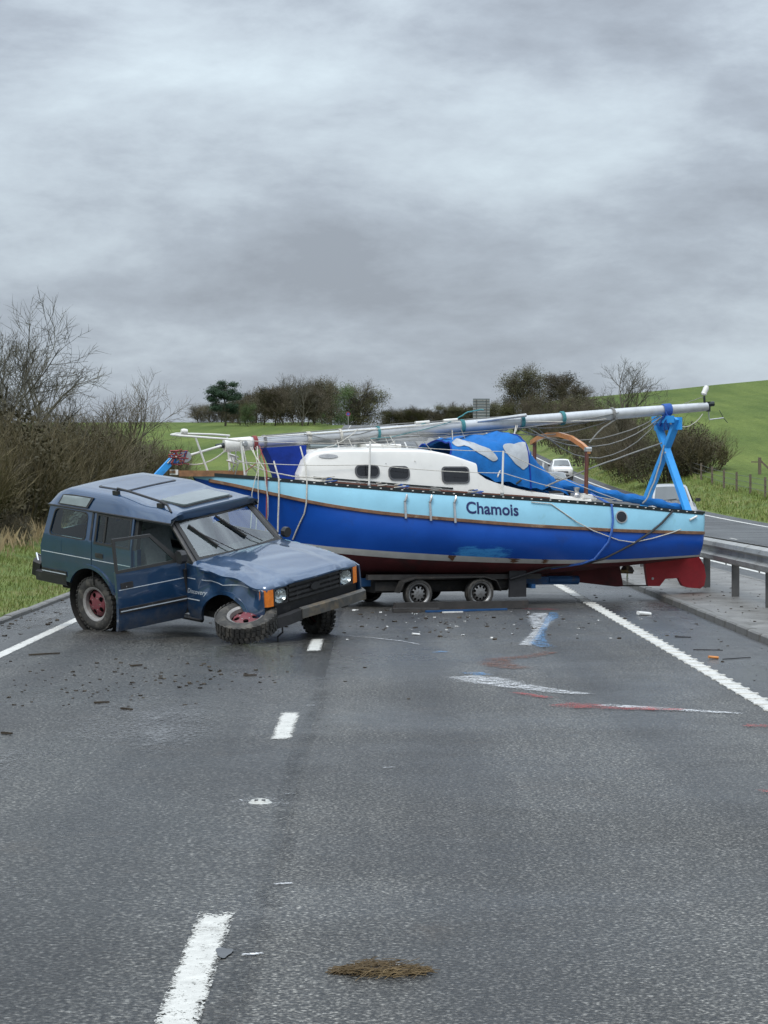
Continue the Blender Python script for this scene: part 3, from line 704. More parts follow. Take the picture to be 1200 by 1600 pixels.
plant('bush_a', 'roadside_bush', 'dark bush filling the bank below the slender bare tree', 'bush', 18.3, 160, .85, 4, None, .8)
BR = 'brown bramble clump on the bank of the opposite carriageway'
for x_, y_, s_ in ((18.6, 178, .6), (18.3, 191, 1.3), (18.9, 200, .7), (18.4, 213, 1.4), (19.2, 222, .75), (18.5, 235, 1.5), (19.2, 248, .8), (18.8, 262, .8), (18.9, 279, 1.6), (20.6, 210, .8), (20.8, 190, .7), (20.4, 230, .9), (19.8, 270, .95), (19.6, 184, .75)):
    plant('low_bush' if int(y_) % 2 else 'bush_b', 'bramble', BR, 'bush', x_, y_, s_, rnd.uniform(0, 6), 'brambles along the opposite bank')
# grass of the near verge and rank dead grass under the hedge
def blades(name, mat, n, area, hmin, hmax, w, seed, keep):
    rnd = random.Random(seed); m = MB()
    for _ in range(n):
        x_ = rnd.uniform(*area[:2]); y_ = rnd.uniform(*area[2:])
        if not keep(x_, y_, rnd): continue
        h_ = rnd.uniform(hmin, hmax)*(.6+.8*abs(noise.noise(V((x_*.7, y_*.7, 2))))); a = rnd.uniform(0, 6.28); z_ = gz(x_, y_)-.02; l = h_*rnd.uniform(.1, .7); o = len(m.v)
        ca, sa = math.cos(a), math.sin(a); m.v += [(x_-sa*w, y_+ca*w, z_), (x_+sa*w, y_-ca*w, z_), (x_+ca*l*.4+sa*w*.7, y_+sa*l*.4-ca*w*.7, z_+h_*.6), (x_+ca*l, y_+sa*l, z_+h_)]; m.f += [(0+o, 1+o, 2+o), (0+o, 2+o, 3+o)]
    return m.build(name, mat, None, 0)
o = blades('verge_grass_blades', 'grass_blade', 52000, (-11.5, -5.36, 31, 80), .05, .17, .008, 1, lambda x, y, r: x > -.18*y-1.0)
o['kind'] = 'stuff'; o['label'] = 'short green grass of the near verge beside the kerb'; o['category'] = 'grass'
o = blades('dead_grass', 'dry_grass', 12000, (-12, -8.3, 50, 110), .25, .75, .007, 2, lambda x, y, r: r.random() < ss(-8.2, -9.6, x))
o['kind'] = 'stuff'; o['label'] = 'rank dead grass under the roadside hedge'; o['category'] = 'grass'
o = blades('opposite_verge_grass', 'grass_blade', 16000, (16.7, 21, 85, 190), .08, .35, .02, 3, lambda x, y, r: True)
o['kind'] = 'stuff'; o['label'] = 'rough grass on the verge of the opposite carriageway'; o['category'] = 'grass'
# stock fence on the field edge
fe = thing('stock_fence', 'low wooden post and wire fence along the green field edge', 'fence')
def fxy(k): return (20.4+.05*k, 118+5*k)
pts = []
for k in range(-3, 10):
    x_, y_ = fxy(k); zz = gz(x_, y_); MB().box((x_, y_, zz+.5), (.11, .11, 1.2)).build('post', 'post_wood', fe); pts.append((x_, y_, zz))
for h_ in (.35, .65, .95): MB().tube([(a, b, c+h_) for a, b, c in pts], .012, 4).build('wire', 'galv_dark', fe)
st = thing('gate_strainer', 'stout dark wooden gatepost with slanting brace standing in the green field', 'post', (24.2, 142, gz(24.2, 142)))
st.scale = (.6, .6, .7)
MB().box((0, 0, .7), (.3, .3, 1.6)).build('post', 'post_wood', st); MB().bar((.1, 0, 1.2), (1.5, -.2, 0), .18, .18).build('brace', 'post_wood', st); MB().bar((0, 0, 1.1), (-.9, 0, 1.1), .1, .1).build('rail', 'post_wood', st)
# signs up the road
sg = thing('road_sign', 'large grey back of a road sign with horizontal ribs beside the big rounded tree', 'sign', (16.9, 362, rz(362)))
MB().box((0, 0, 2.9), (2.7, .04, 3.3)).build('panel', 'sign_back', sg)
for k in range(7): MB().box((0, -.06, 1.5+k*.46), (2.66, .07, .11)).build('rib', 'galvanised', sg)
for s_ in (-.8, .8): MB().tube([(s_, -.13, -.3), (s_, -.13, 4.4)], .06, 8).build('post', 'galv_dark', sg)
sg = thing('round_sign', 'small round blue and red sign on a thin post far up the road', 'sign', (-4.9, 392, rz(392)))
MB().lathe([(0, 0), (.36, 0), (.36, .03), (0, .03)], 20, Matrix.Translation((0, -.04, 2.0)) @ Matrix.Rotation(R(90), 4, 'Z')).build('disc', 'sign_blue', sg)
MB().lathe([(.28, -.01), (.36, -.01), (.36, .02), (.28, .02)], 20, Matrix.Translation((0, -.08, 2.0)) @ Matrix.Rotation(R(90), 4, 'Z')).build('ring', 'sign_red', sg)
MB().tube([(0, 0, -.3), (0, 0, 2.4)], .05, 8).build('post', 'galvanised', sg)

# ------------------------------------------------------------------ wheels
def lathe_cap(mb, prof, n, M): mb.lathe(prof, n, M)
def make_wheel(parent, loc, M3, Rt, Rr, W, rim_mat, ring_mat, holes, hole_r, hole_at, lugs=34, name='wheel'):
    """tyre and rim; axis along local x (outside face +x), placed by M3 (3x3)"""
    M = Matrix.Translation(loc) @ M3.to_4x4()
    ty = MB(); w = W/2; s_ = Rt-Rr
    ty.lathe([(Rr, -w*.8), (Rr+s_*.25, -w), (Rr+s_*.6, -w*1.02), (Rt-.03, -w*.93), (Rt-.012, -w*.8), (Rt-.012, w*.8), (Rt-.03, w*.93), (Rr+s_*.6, w*1.02), (Rr+s_*.25, w), (Rr, w*.8), (Rr-.01, 0), (Rr, -w*.8)], 40, M)
    for k in range(lugs):                                            # tread blocks
        a = 2*math.pi*k/lugs
        for x_, aa, sk in ((-w*.68, a, .25), (w*.68, a+math.pi/lugs, -.25), (0, a+.06, .0)):
            rot = Matrix.Rotation(aa, 3, 'X') @ Matrix.Rotation(sk, 3, 'Z')
            c = Matrix.Rotation(aa, 3, 'X') @ V((x_, 0, Rt-.006))
            b_ = MB().box((0, 0, 0), (w*.56, 2*math.pi*Rt/lugs*.66, .016)); ty.add([M @ (c + rot @ V(p)) for p in b_.v], b_.f)
    t = ty.build('tyre', 'tyre', parent, 35)
    ri = MB(); Ro = Rr*.86
    def f(p, q, d):
        r = math.hypot(p, q); x_ = w*.34+.045*(1-min(1, r/Ro))**.6 - .05*ss(Ro*.75, Ro, r) - d
        return M @ V((x_, p, q))
    ho = [[(hole_at*Ro*math.cos(2*math.pi*(k+.5)/holes)+hole_r*Ro*math.cos(a*math.pi/6), hole_at*Ro*math.sin(2*math.pi*(k+.5)/holes)+hole_r*Ro*math.sin(a*math.pi/6)) for a in range(12)] for k in range(holes)]
    ri.panel([(Ro*math.cos(2*math.pi*k/36), Ro*math.sin(2*math.pi*k/36)) for k in range(36)], ho, .045, .012, f)
    r_ = ri.build('rim', rim_mat, parent, 35)
    rg = MB(); rg.lathe([(Ro-.002, w*.2), (Ro+.004, w*.72), (Rr-.004, w*.86), (Rr+.008, w*.9), (Rr+.01, w*.78), (Rr-.002, w*.5), (Rr-.01, -w*.8)], 36, M); rg.build('rim_ring', ring_mat, r_, 35)
    hb = MB(); hb.lathe([(0, w*.62), (.035, w*.62), (.045, w*.5), (.05, w*.3)], 14, M)
    for k in range(5):
        a = 2*math.pi*k/5; c = V((w*.55, .075*math.cos(a), .075*math.sin(a))); hb.lathe([(0, .012), (.011, .01), (.013, -.03)], 6, M @ Matrix.Translation(c))
    hb.build('hub_nuts', ring_mat, r_, 35)
    dk = MB(); dk.lathe([(0, -w*.1), (Ro, -w*.1), (Rr, -w*.4)], 24, M); dk.build('brake_drum', 'underbody', r_, 35)
    return t
def make_complete_wheel(parent, *a, **k):
    o = bpy.data.objects.new('wheel', None); C.objects.link(o); o.parent = parent; make_wheel(o, *a, **k); return o
AX = lambda deg_z, tilt=0: Matrix.Rotation(R(deg_z), 3, 'Z') @ Matrix.Rotation(R(tilt), 3, 'Y')

# ------------------------------------------------------------------ crashed off-road car (x forward from the rear axle, y to its left, z up)
suv = thing('off_road_car', 'crashed dark blue boxy off-road car, front wheel torn off and driver door open', 'car', (-3.156, 30.503, .129), (R(9.32), R(5.8), R(-41.65)))
def ys(z):
    if z < .62: return .845+.045*ss(.40, .62, z)
    if z < 1.0: return .89+.008*math.sin((z-.62)/.38*math.pi)
    if z < 1.2: return .89-.012*(z-1.0)/.2
    return .878-.24*(z-1.2)
def edge_dz(t):                                             # how far the buckled bonnet edge and wing top have moved
    return ss(.05, .3, t)*ss(1.02, .75, t)*(-.022-.026*math.sin(t*9-.8)-.010*math.sin(t*17-6)) + .03*math.exp(-((t-.30)/.10)**2)
def side(s_, crumple=False):
    def f(x, z, d):
        y = ys(z)-d
        if crumple:
            k = ss(2.0, 2.25, x)*ss(3.35, 3.0, x)*ss(.62, .95, z)
            y -= k*(.03+.03*math.sin(x*9+z*7)+.03*abs(math.sin(x*7.3-z*9))+.02*abs(noise.noise(V((x*6, z*6, 2))))); z = z+.7*edge_dz((x-1.93)/1.30)*ss(.7, 1.08, z)
            y += .03*math.exp(-((x-2.28)/.1)**2)*ss(.8, 1.05, z)
        return V((x, s_*y, z))
    return f
def arch(cx, r, a0, a1, n=14): return [(cx+r*math.cos(R(a0+(a1-a0)*k/n)), .40+r*math.sin(R(a0+(a1-a0)*k/n))) for k in range(n+1)]
rear_out = [(-.98, .62), (-.46, .62)] + arch(0, .47, 153, 90, 8) + [(.035, .87), (.035, 1.62), (-.86, 1.62), (-.93, 1.25), (-1.0, 1.05)]
qwin = rrect(-.78, -.10, 1.235, 1.575, .06); qwin = [(x+(z-1.4)*.22*(x < -.4), z) for x, z in qwin]
rdoor_out = [(.045, .872)] + arch(0, .47, 84, 22, 6) + [(.47, .46), (.815, .46), (.815, 1.62), (.045, 1.62)]
rdwin = [(.12, 1.235), (.76, 1.235), (.745, 1.575), (.12, 1.575)]
fdoor_out = [(.828, .46), (1.80, .46), (1.845, .6), (1.845, 1.19), (1.80, 1.215), (.828, 1.215)]
wing_out = [(1.858, .46), (2.06, .46)] + arch(2.54, .46, 172, 8, 16) + [(3.18, .50), (3.22, .62), (3.2, .98), (3.1, 1.02), (2.6, 1.09), (1.858, 1.165)]
for s_ in (-1, 1):
    th = .025
    q = MB().panel(rear_out, [qwin], .09, th, side(s_)).build('rear_quarter_panel', 'paint_blue', suv, 30)
    MB().panel([(a, b) for a, b in qwin], [], .15, .006, lambda x, z, d: side(s_)(x, z, .012+d)).build('window_glass', 'glass', q)
    MB().panel([((x+.44)*1.05-.44, (z-1.405)*1.07+1.405) for x, z in qwin], [qwin], .1, .012, lambda x, z, d: side(s_)(x, z, d-.006)).build('window_seal', 'rubber_seal', q)
    q = MB().panel(rdoor_out, [rdwin], .09, th, side(s_)).build('rear_door', 'paint_blue', suv, 30)
    MB().panel(rdwin, [], .15, .006, lambda x, z, d: side(s_)(x, z, .014+d)).build('window_glass', 'glass', q)
    MB().panel([(.085, 1.205), (.79, 1.205), (.775, 1.605), (.085, 1.605)], [rdwin], .1, .012, lambda x, z, d: side(s_)(x, z, d-.005)).build('window_seal', 'rubber_seal', q)
    MB().panel([(.255, 1.235), (.285, 1.235), (.285, 1.575), (.255, 1.575)], [], .2, .012, lambda x, z, d: side(s_)(x, z, d+.002)).build('window_bar', 'rubber_seal', q)
    MB().panel(rrect(.12, .27, 1.03, 1.09, .012), [], .2, .02, lambda x, z, d: side(s_)(x, z, d-.008)).build('handle', 'trim_black', q)
    wg = MB().panel(wing_out, [], .07, th, side(s_, s_ < 0)).build('front_wing', 'paint_blue', suv, 35 if s_ < 0 else 30)
    MB().panel([(.035, .64), (.045, .64), (.045, 1.62), (.035, 1.62)], [], .2, .02, lambda x, z, d: side(s_)(x, z, d+.008)).build('door_gap', 'rubber_seal', suv)
    MB().panel([(-.005, 1.24), (.03, 1.24), (.03, 1.60), (-.005, 1.60)], [], .2, .02, lambda x, z, d: side(s_)(x, z, d-.004)).build('pillar_trim', 'trim_black', suv)
    # pale coachlines and the rubbing strip on every panel
    for nm, x0, x1, par in (('rear', -.97, .02, None), ('rd', .06, .80, None), ('wing', 1.88, 3.15, None)):
        cf = side(s_, nm == 'wing' and s_ < 0)
        def line(z0, z1, x0=x0, x1=x1): return MB().panel([(x0, z0), (x1, z0), (x1, z1), (x0, z1)], [], .12, .004, lambda x, z, d: cf(x, z, d-.003))
        line(.985, .994).build('coachline', 'coachline', suv)
        if nm == 'rear': MB().panel([(-.97, .69), (-.47, .69), (-.47, .76), (-.97, .76)], [], .12, .02, lambda x, z, d: cf(x, z, d-.012)).build('rubbing_strip', 'trim_black', suv); MB().panel([(-.97, .715), (-.48, .715), (-.48, .727), (-.97, .727)], [], .12, .004, lambda x, z, d: cf(x, z, d-.017)).build('coachline', 'coachline', suv)
        if nm == 'rd': MB().panel([(.52, .69), (.80, .69), (.80, .76), (.52, .76)], [], .12, .02, lambda x, z, d: cf(x, z, d-.012)).build('rubbing_strip', 'trim_black', suv); MB().panel([(.52, .715), (.80, .715), (.80, .727), (.52, .727)], [], .12, .004, lambda x, z, d: cf(x, z, d-.017)).build('coachline', 'coachline', suv)
        if nm == 'wing': MB().panel([(1.875, .715), (2.09, .715), (2.09, .727), (1.875, .727)], [], .12, .004, lambda x, z, d: cf(x, z, d-.006)).build('coachline', 'coachline', suv)
    # arch lips
    for cx, r, cf in ((0, .47, side(s_)), (2.54, .46, side(s_, s_ < 0))):
        o_ = arch(cx, r+.045, 8, 172, 18) if cx else arch(cx, r+.045, 20, 152, 18); i_ = arch(cx, r-.004, 8, 172, 18) if cx else arch(cx, r-.004, 20, 152, 18)
        MB().panel(o_+i_[::-1], [], .08, .03, lambda x, z, d: cf(x, z, d-.018)).build('arch_lip', 'paint_blue', suv, 30)
    MB().tube([(.5, s_*.83, .45), (2.05, s_*.83, .45)], .035, 6).build('sill', 'trim_black', suv)
    MB().panel([(-.02-.93+.60, .98), (-.22, .98), (-.22, 1.14), (-.35, 1.14)], [], .2, .004, lambda x, z, d: side(s_)(x-.35, z+.03, d-.003)).build('filler_flap', 'paint_blue', suv)
# wing script (a model name in thin pale letters)
def text_mesh(body, size, bold=0, shear=0):
    cu = bpy.data.curves.new('lettering', 'FONT'); cu.body = body; cu.size = size; cu.offset = bold; cu.shear = shear; cu.resolution_u = 4
    ob = bpy.data.objects.new('lettering', cu); C.objects.link(ob); dg = bpy.context.evaluated_depsgraph_get(); dg.update()
    me = bpy.data.meshes.new_from_object(ob.evaluated_get(dg)); bpy.data.objects.remove(ob); bpy.data.curves.remove(cu)
    bm = bmesh.new(); bm.from_mesh(me); bmesh.ops.triangulate(bm, faces=bm.faces)
    bmesh.ops.subdivide_edges(bm, edges=[e_ for e_ in bm.edges if e_.calc_length() > size*.3], cuts=2, use_grid_fill=False); bmesh.ops.triangulate(bm, faces=bm.faces)
    vs = [v.co.copy() for v in bm.verts]; bm.verts.index_update(); fs = [tuple(v.index for v in f.verts) for f in bm.faces]; bm.free(); bpy.data.meshes.remove(me)
    return vs, fs
vs, fs = text_mesh('Discovery', .085, .0, .25)
m = MB(); w_ = max(v.x for v in vs); m.add([side(-1, True)(1.875+v.x*.32/w_*1.0, .80+v.y, -.004) for v in vs], fs); m.build('lettering', 'coachline', suv, 0)
# roof: stepped, higher over the rear seats
def roof_z(x): return 1.79+.075*ss(.95, .35, x) - .10*ss(-.55, -.92, x) - .03*ss(1.1, 1.5, x)
rows = []
for k in range(29):
    x = -.90+(1.50+.90)*k/28; zc = roof_z(x); zg = 1.62; row = []
    for s_ in range(-12, 13):
        t = abs(s_)/12; sg_ = 1 if s_ > 0 else -1
        if t > .86: a = (t-.86)/.14; y = .70+.085*a; z = zc-.05-(zc-.05-zg)*a
        elif t > .7: a = (t-.7)/.16; y = .60+.10*a; z = zc-.012-.038*a*a
        else: y = .60*t/.7; z = zc-.012*(t/.7)**2
        if k == 0: z = min(z, 1.64)
        row.append((x+(.05*(1-(y/.78)**2) if k == 28 else 0), sg_*y if s_ else 0, z))
    rows.append(row)
roof = MB().grid(rows).build('roof', 'paint_blue', suv, 45)
MB().grid([[(p[0], p[1], p[2]) for p in rows[-1]], [(p[0]+.012, p[1], 1.70+(p[2]-1.70)*.35) for p in rows[-1]], [(1.535-.06*(p[1]/.75)**2, p[1]*.96, 1.635) for p in rows[-1]]]).build('roof_brow', 'paint_blue', roof, 45)
MB().grid([[(p[0], p[1]*.985, p[2]-.03) for p in r_] for r_ in rows]).build('headlining', 'seat_grey', roof)
for s_ in (-1, 1):
    MB().tube([(-.90, s_*.79, 1.615), (1.5, s_*.785, 1.615)], .012, 6).build('gutter', 'trim_black', roof)
    # roof windows above the rear quarter
    def rf(x, a, d): zc = roof_z(x); return V((x, s_*(.715+.07*(1-a)+.004-d), 1.645+(zc-.075-1.645)*a))
    MB().panel([(-.70, .0), (-.10, .0), (-.03, .95), (-.66, .95)], [], .2, .01, lambda x, a, d: rf(x, a, d-.006)).build('roof_window_seal', 'rubber_seal', roof)
    MB().panel([(-.66, .10), (-.125, .10), (-.075, .86), (-.63, .86)], [], .2, .008, lambda x, a, d: rf(x, a, d-.012)).build('roof_window', 'sunroof_glass', roof)
s_ = -1
# roof bar on feet
zz = roof_z(.5)+.06
MB().tube([(.30, s_*.62, roof_z(.3)-.03), (.33, s_*.62, zz+.015), (.55, s_*.62, zz), (1.15, s_*.62, roof_z(1.15)+.055), (1.30, s_*.64, roof_z(1.3)+.04), (1.40, s_*.67, roof_z(1.4)-.03)], .016, 6).build('roof_bar', 'trim_black', roof)
for x_ in (.31, 1.16): MB().box((x_, s_*.63, roof_z(x_)+.005), (.10, .05, .055)).build('roof_bar_foot', 'trim_black', roof)
for x0, x1, t in ((.92, 1.38, .07), (-.25, .30, .015)):
    MB().panel(rrect(x0, x1, -.42, .42, .05), [], .2, .02, lambda x, y, d: V((x, y, roof_z((x0+x1)/2)+.012-d-.012*(y/.6)**2+t*(x1-x)*.6*(t > .02)))).build('sunroof', 'sunroof_glass' if x0 > .5 else 'paint_blue', roof)
    MB().panel(rrect(x0-.03, x1+.03, -.45, .45, .06), [rrect(x0+.01, x1-.01, -.41, .41, .05)], .2, .01, lambda x, y, d: V((x, y, roof_z(x)+.008-d-.012*(y/.6)**2))).build('sunroof_seal', 'trim_black', roof)
# windscreen, pillars, wipers
def ws(y, t, d): w_ = .735-.075*t; return V((1.96-.50*t-.10*(y**2)*.9+.05, y*w_, 1.185+.455*t)) + V((.67, 0, .74))*(-d)
MB().panel([(-.95, .05), (.95, .05), (.95, .95), (-.95, .95)], [], .16, .006, ws).build('windscreen', 'glass_screen', suv)
MB().panel([(-1.02, -.04), (1.02, -.04), (1.02, 1.0), (-1.02, 1.0)], [[(-.94, .07), (.94, .07), (.94, .93), (-.94, .93)]], .12, .02, lambda y, t, d: ws(y, t, d-.006)).build('windscreen_seal', 'rubber_seal', suv)
for s_ in (-1, 1): MB().tube([ws(s_*1.06, -.06, .02), ws(s_*1.06, .5, .02), ws(s_*1.06, 1.04, .02)], .03, 7).build('windscreen_pillar', 'trim_black', suv)
MB().tube([ws(y, 1.03, .0) for y in (-1.05, -.5, 0, .5, 1.05)], .018, 7).build('header_rail', 'trim_black', suv)
for y0, t0, y1, t1, yb, tb in ((-.80, .80, -.48, .22, -.15, .0), (-.10, .90, .25, .28, .52, .10)):
    wp = MB().tube([ws(yb, tb-.02, -.03), ws((yb+y1)/2, (tb+t1)/2+.02, -.04), ws((y0+y1)/2, (t0+t1)/2, -.035)], .007, 5).build('wiper', 'trim_black', suv)
    MB().bar(ws(y0, t0, -.02), ws(y1, t1, -.02), .018, .03, (.67, 0, .74)).build('wiper_blade', 'rubber_seal', wp)
# bonnet, buckled along its right edge
def bon(x, y, d):
    t = (x-1.93)/1.30; z = 1.205-.05*t-.10*t**3; z -= .018*(abs(y)/.8)**3
    z += .014*ss(.50, .46, abs(y))*ss(0, .1, t)                       # raised centre
    z += .7*edge_dz(t)*ss(-.5, -.82, y)+.012*math.sin(t*14+y*9)*math.exp(-((y+.62)/.12)**2)*ss(.1, .3, t)*ss(1, .8, t)
    z -= .05*ss(.80, .86, abs(y))
    z -= .04*ss(.94, 1.0, t)
    return V((x+.05*(1-(y/.8)**2)*t, y, z-d))
MB().panel([(1.93, -.865), (3.10, -.865), (3.22, -.82), (3.235, 0), (3.22, .82), (3.10, .865), (1.93, .865)], [], .055, .02, bon).build('bonnet', 'paint_blue', suv, 50)
MB().panel([(1.80, -.80), (1.97, -.80), (1.97, .80), (1.80, .80)], [], .1, .02, lambda x, y, d: V((x, y, 1.175-d))).build('scuttle', 'trim_black', suv)
# front: grille, lamps, bumper
gr = MB().panel([(-.46, .76), (.46, .76), (.46, 1.0), (-.46, 1.0)], [], .2, .03, lambda y, z, d: V((3.20-d+.02*(1-y*y), y, z))).build('grille', 'underbody', suv)
for z in (.80, .86, .92, .98): MB().bar((3.225, -.455, z), (3.225, .455, z), .035, .032).build('grille_bar', 'trim_black', gr)
for y in (-.30, .30): MB().bar((3.215, y, .775), (3.215, y, 1.0), .02, .03, (1, 0, 0)).build('grille_rib', 'trim_black', gr)
MB().panel([(.05*math.cos(k*.5236)*1.6, .895+.05*math.sin(k*.5236)) for k in range(12)], [], .1, .01, lambda y, z, d: V((3.26-d, y, z))).build('badge', 'trim_black', gr)
for s_ in (-1, 1):
    hl = MB().panel(rrect(.47, .715, .775, .985, .015), [rrect(.487, .70, .79, .97, .02)], .1, .05, lambda y, z, d: V((3.235-d, s_*y, z))).build('headlamp', 'trim_black', suv)
    MB().lathe([(.0, 0), (.05, .012), (.09, .045), (.118, .09)], 16, Matrix.Translation((3.13, s_*.595, .88)) @ Matrix.Diagonal((1, .95, .78, 1))).build('reflector', 'lamp_reflector', hl)
    MB().panel(rrect(.487, .70, .79, .97, .02), [], .1, .006, lambda y, z, d: V((3.225-d, s_*y, z))).build('lens', 'glass_lamp', hl)
    MB().lathe([(0, .05), (.028, .045), (.035, .02), (.035, 0)], 12, Matrix.Translation((3.15, s_*.595, .88))).build('bulb', 'lamp_reflector', hl)
    ind = MB(); ind.loft([[(3.235, s_*.725, z), (3.225, s_*.80, z), (3.19, s_*.845, z), (3.13, s_*.862, z), (3.13, s_*.82, z), (3.15, s_*.725, z)] for z in (.775, .985)]); ind.build('indicator', 'amber', suv, 30)
MB().panel([(-.85, .62), (.85, .62), (.85, .78), (-.85, .78)], [], .2, .03, lambda y, z, d: V((3.19-d-.05*abs(y)**4, y, z))).build('front_valance', 'trim_black', suv)
bp = MB(); bp.loft([[(3.30-.04*abs(y)**3-(.10 if abs(y) > .86 else 0), y, .545-.02*(y < -.5)), (3.37-.05*abs(y)**3-(.12 if abs(y) > .86 else 0), y, .56-.02*(y < -.5)), (3.37-.05*abs(y)**3-(.12 if abs(y) > .86 else 0), y, .675-.02*(y < -.5)), (3.30-.04*abs(y)**3-(.10 if abs(y) > .86 else 0), y, .69-.02*(y < -.5))] for y in (-.35, -.15, .1, .35, .6, .84, .92)]); bp.build('bumper', 'bumper_steel', suv, 30)
bp = MB(); bp.loft([[(3.26+q, y, .52+dz), (3.33+q, y, .53+dz), (3.33+q, y, .66+dz), (3.26+q, y, .67+dz)] for y, q, dz in ((-.35, .02, .01), (-.55, .01, -.01), (-.75, -.03, -.03), (-.88, -.12, -.05))]); bp.build('bumper_end', 'trim_black', suv, 30)
MB().tube(wob([(3.2, -.55, .5), (3.22, -.58, .42), (3.18, -.62, .36), (3.22, -.66, .29)], .012, 3), .012, 5).build('torn_cable', 'rubber_seal', suv)
for s_ in (-.5, .5): MB().bar((2.6, s_, .50), (3.3, s_, .57), .08, .10).build('chassis_horn', 'underbody', suv)
# rear end
MB().panel([(-.84, .62), (.84, .62), (.86, 1.2), (.77, 1.62), (-.77, 1.62), (-.86, 1.2)], [rrect(-.6, .6, 1.24, 1.56, .05)], .15, .02, lambda y, z, d: V((-.985+.07*ss(1.05, 1.25, z)+.085*ss(1.25, 1.62, z)+d, y, z))).build('tailgate', 'paint_blue', suv, 30)
MB().panel(rrect(-.6, .6, 1.24, 1.56, .05), [], .3, .006, lambda y, z, d: V((-.89+.085*ss(1.25, 1.62, z)+d, y, z))).build('rear_window', 'glass', suv)
rb = MB(); rb.loft([[(x, y, .58), (x-.09, y, .58), (x-.10, y, .72), (x, y, .74)] for x, y in ((-.98, -.85), (-1.02, -.6), (-1.02, .6), (-.98, .85))]); rb.build('rear_bumper', 'trim_black', suv)
rb = MB(); rb.loft([[(x, -.86-q, .55), (x, -.90-q, .57), (x, -.905-q, .69), (x, -.86-q, .71)] for x, q in ((-1.12, .0), (-.95, .0), (-.72, .01), (-.5, -.01))]); rb.build('rear_bumper_end', 'trim_black', suv)
MB().box((-1.16, -.80, .72), (.12, .16, .26), Euler((.2, .3, .3)), bev=.03).build('tow_lamp_cluster', 'trim_black', suv)
MB().tube([(-1.1, -.86, .82), (-1.2, -.80, .90), (-1.22, -.70, .84)], .014, 6).build('bent_trim', 'chrome', suv)
make_complete_wheel(suv, (-1.13, .1, 1.02), AX(180), .36, .225, .2, 'rim_maroon', 'rim_grey', 5, .2, .62, lugs=20)
for s_ in (-1, 1): MB().box((-.99, s_*.78, .95), (.03, .12, .34)).build('tail_lamp', 'red_lens', suv)
# cabin
flr = MB().box((1.2, 0, .52), (3.9, 1.5, .08)).build('floor_pan', 'underbody', suv)
MB().box((2.62, 0, .82), (1.05, 1.0, .42)).build('engine', 'underbody', suv)
MB().box((2.04, 0, .85), (.05, 1.62, .62)).build('bulkhead', 'underbody', suv)
for s_ in (-1, 1):
    MB().box((2.54, s_*.52, .80), (1.0, .03, .5)).build('inner_wing', 'underbody', suv)
    w_ = MB(); w_.lathe([(.475, -.17), (.475, .17)], 28, Matrix.Translation((0, s_*.70, .40)) @ Matrix.Rotation(R(90), 4, 'Z')); w_.build('wheel_box', 'underbody', suv)
    MB().box((0, s_*.55, .70), (1.0, .03, .6)).build('inner_arch', 'underbody', suv)
    MB().panel([(.80, 1.2), (.88, 1.2), (.87, 1.6), (.80, 1.6)], [], .3, .07, lambda x, z, d: V((x, s_*(ys(z)-.03-d), z))).build('door_pillar', 'interior_dark', suv)
    MB().panel([(.78, .5), (.9, .5), (.9, 1.21), (.78, 1.21)], [], .3, .07, lambda x, z, d: V((x, s_*(ys(z)-.03-d), z))).build('door_pillar', 'paint_blue', suv)
MB().box((1.78, 0, 1.06), (.40, 1.46, .26), bev=.06).build('dashboard', 'interior_dark', suv)
MB().box((1.66, -.40, 1.16), (.2, .38, .12), bev=.04).build('instrument_cowl', 'interior_dark', suv)
sw = MB(); sw.lathe([(.185+.016*math.cos(k*.785), .016*math.sin(k*.785)) for k in range(9)], 24, Matrix.Translation((1.50, -.40, 1.10)) @ Matrix.Rotation(R(28), 4, 'Y')); sw.build('steering_wheel', 'interior_dark', suv)
for y in (-.40, .40):
    st = MB().box((1.02, y, .80), (.52, .50, .2), bev=.06).build('seat', 'seat_grey', suv)
    MB().box((.74, y, 1.10), (.16, .48, .60), Euler((0, R(-14), 0)), bev=.06).build('backrest', 'seat_grey', st)
    MB().box((.64, y, 1.47), (.10, .26, .17), Euler((0, R(-14), 0)), bev=.04).build('headrest', 'seat_grey', st)
st = MB().box((.15, 0, .80), (.5, 1.3, .2), bev=.06).build('rear_seat', 'seat_grey', suv)
MB().box((-.14, 0, 1.08), (.16, 1.3, .55), Euler((0, R(-14), 0)), bev=.06).build('backrest', 'seat_grey', st)
for y in (-.35, .35): MB().box((-.24, y, 1.42), (.10, .26, .15), Euler((0, R(-14), 0)), bev=.04).build('headrest', 'seat_grey', st)
MB().box((1.60, 0, 1.50), (.03, .22, .07), bev=.01).build('rear_mirror', 'interior_dark', suv)
# open driver door, swung about its front hinges
Hh = V((1.845, -.885, 0)); Dm = Matrix.Translation(Hh) @ Matrix.Rotation(R(80), 4, 'Z') @ Matrix.Translation(-Hh)
def dm(f): return lambda x, z, d: Dm @ f(x, z, d)
sd = side(-1)
door = MB().panel(fdoor_out, [], .09, .05, dm(sd)).build('driver_door', 'paint_blue', suv, 30)
fr_out = [(.828, 1.20), (1.76, 1.20), (1.78, 1.24), (1.42, 1.60), (.86, 1.62)]; fr_in = [(.868, 1.235), (1.69, 1.235), (1.395, 1.565), (.895, 1.585)]
MB().panel(fr_out, [fr_in], .1, .025, dm(sd)).build('window_frame', 'rubber_seal', door)
MB().panel(fr_in, [], .3, .006, dm(lambda x, z, d: sd(x, z, d+.012))).build('window_glass', 'glass', door)
MB().panel(rrect(.88, 1.06, 1.00, 1.075, .012), [], .2, .02, dm(lambda x, z, d: sd(x, z, d-.008))).build('handle', 'trim_black', door)
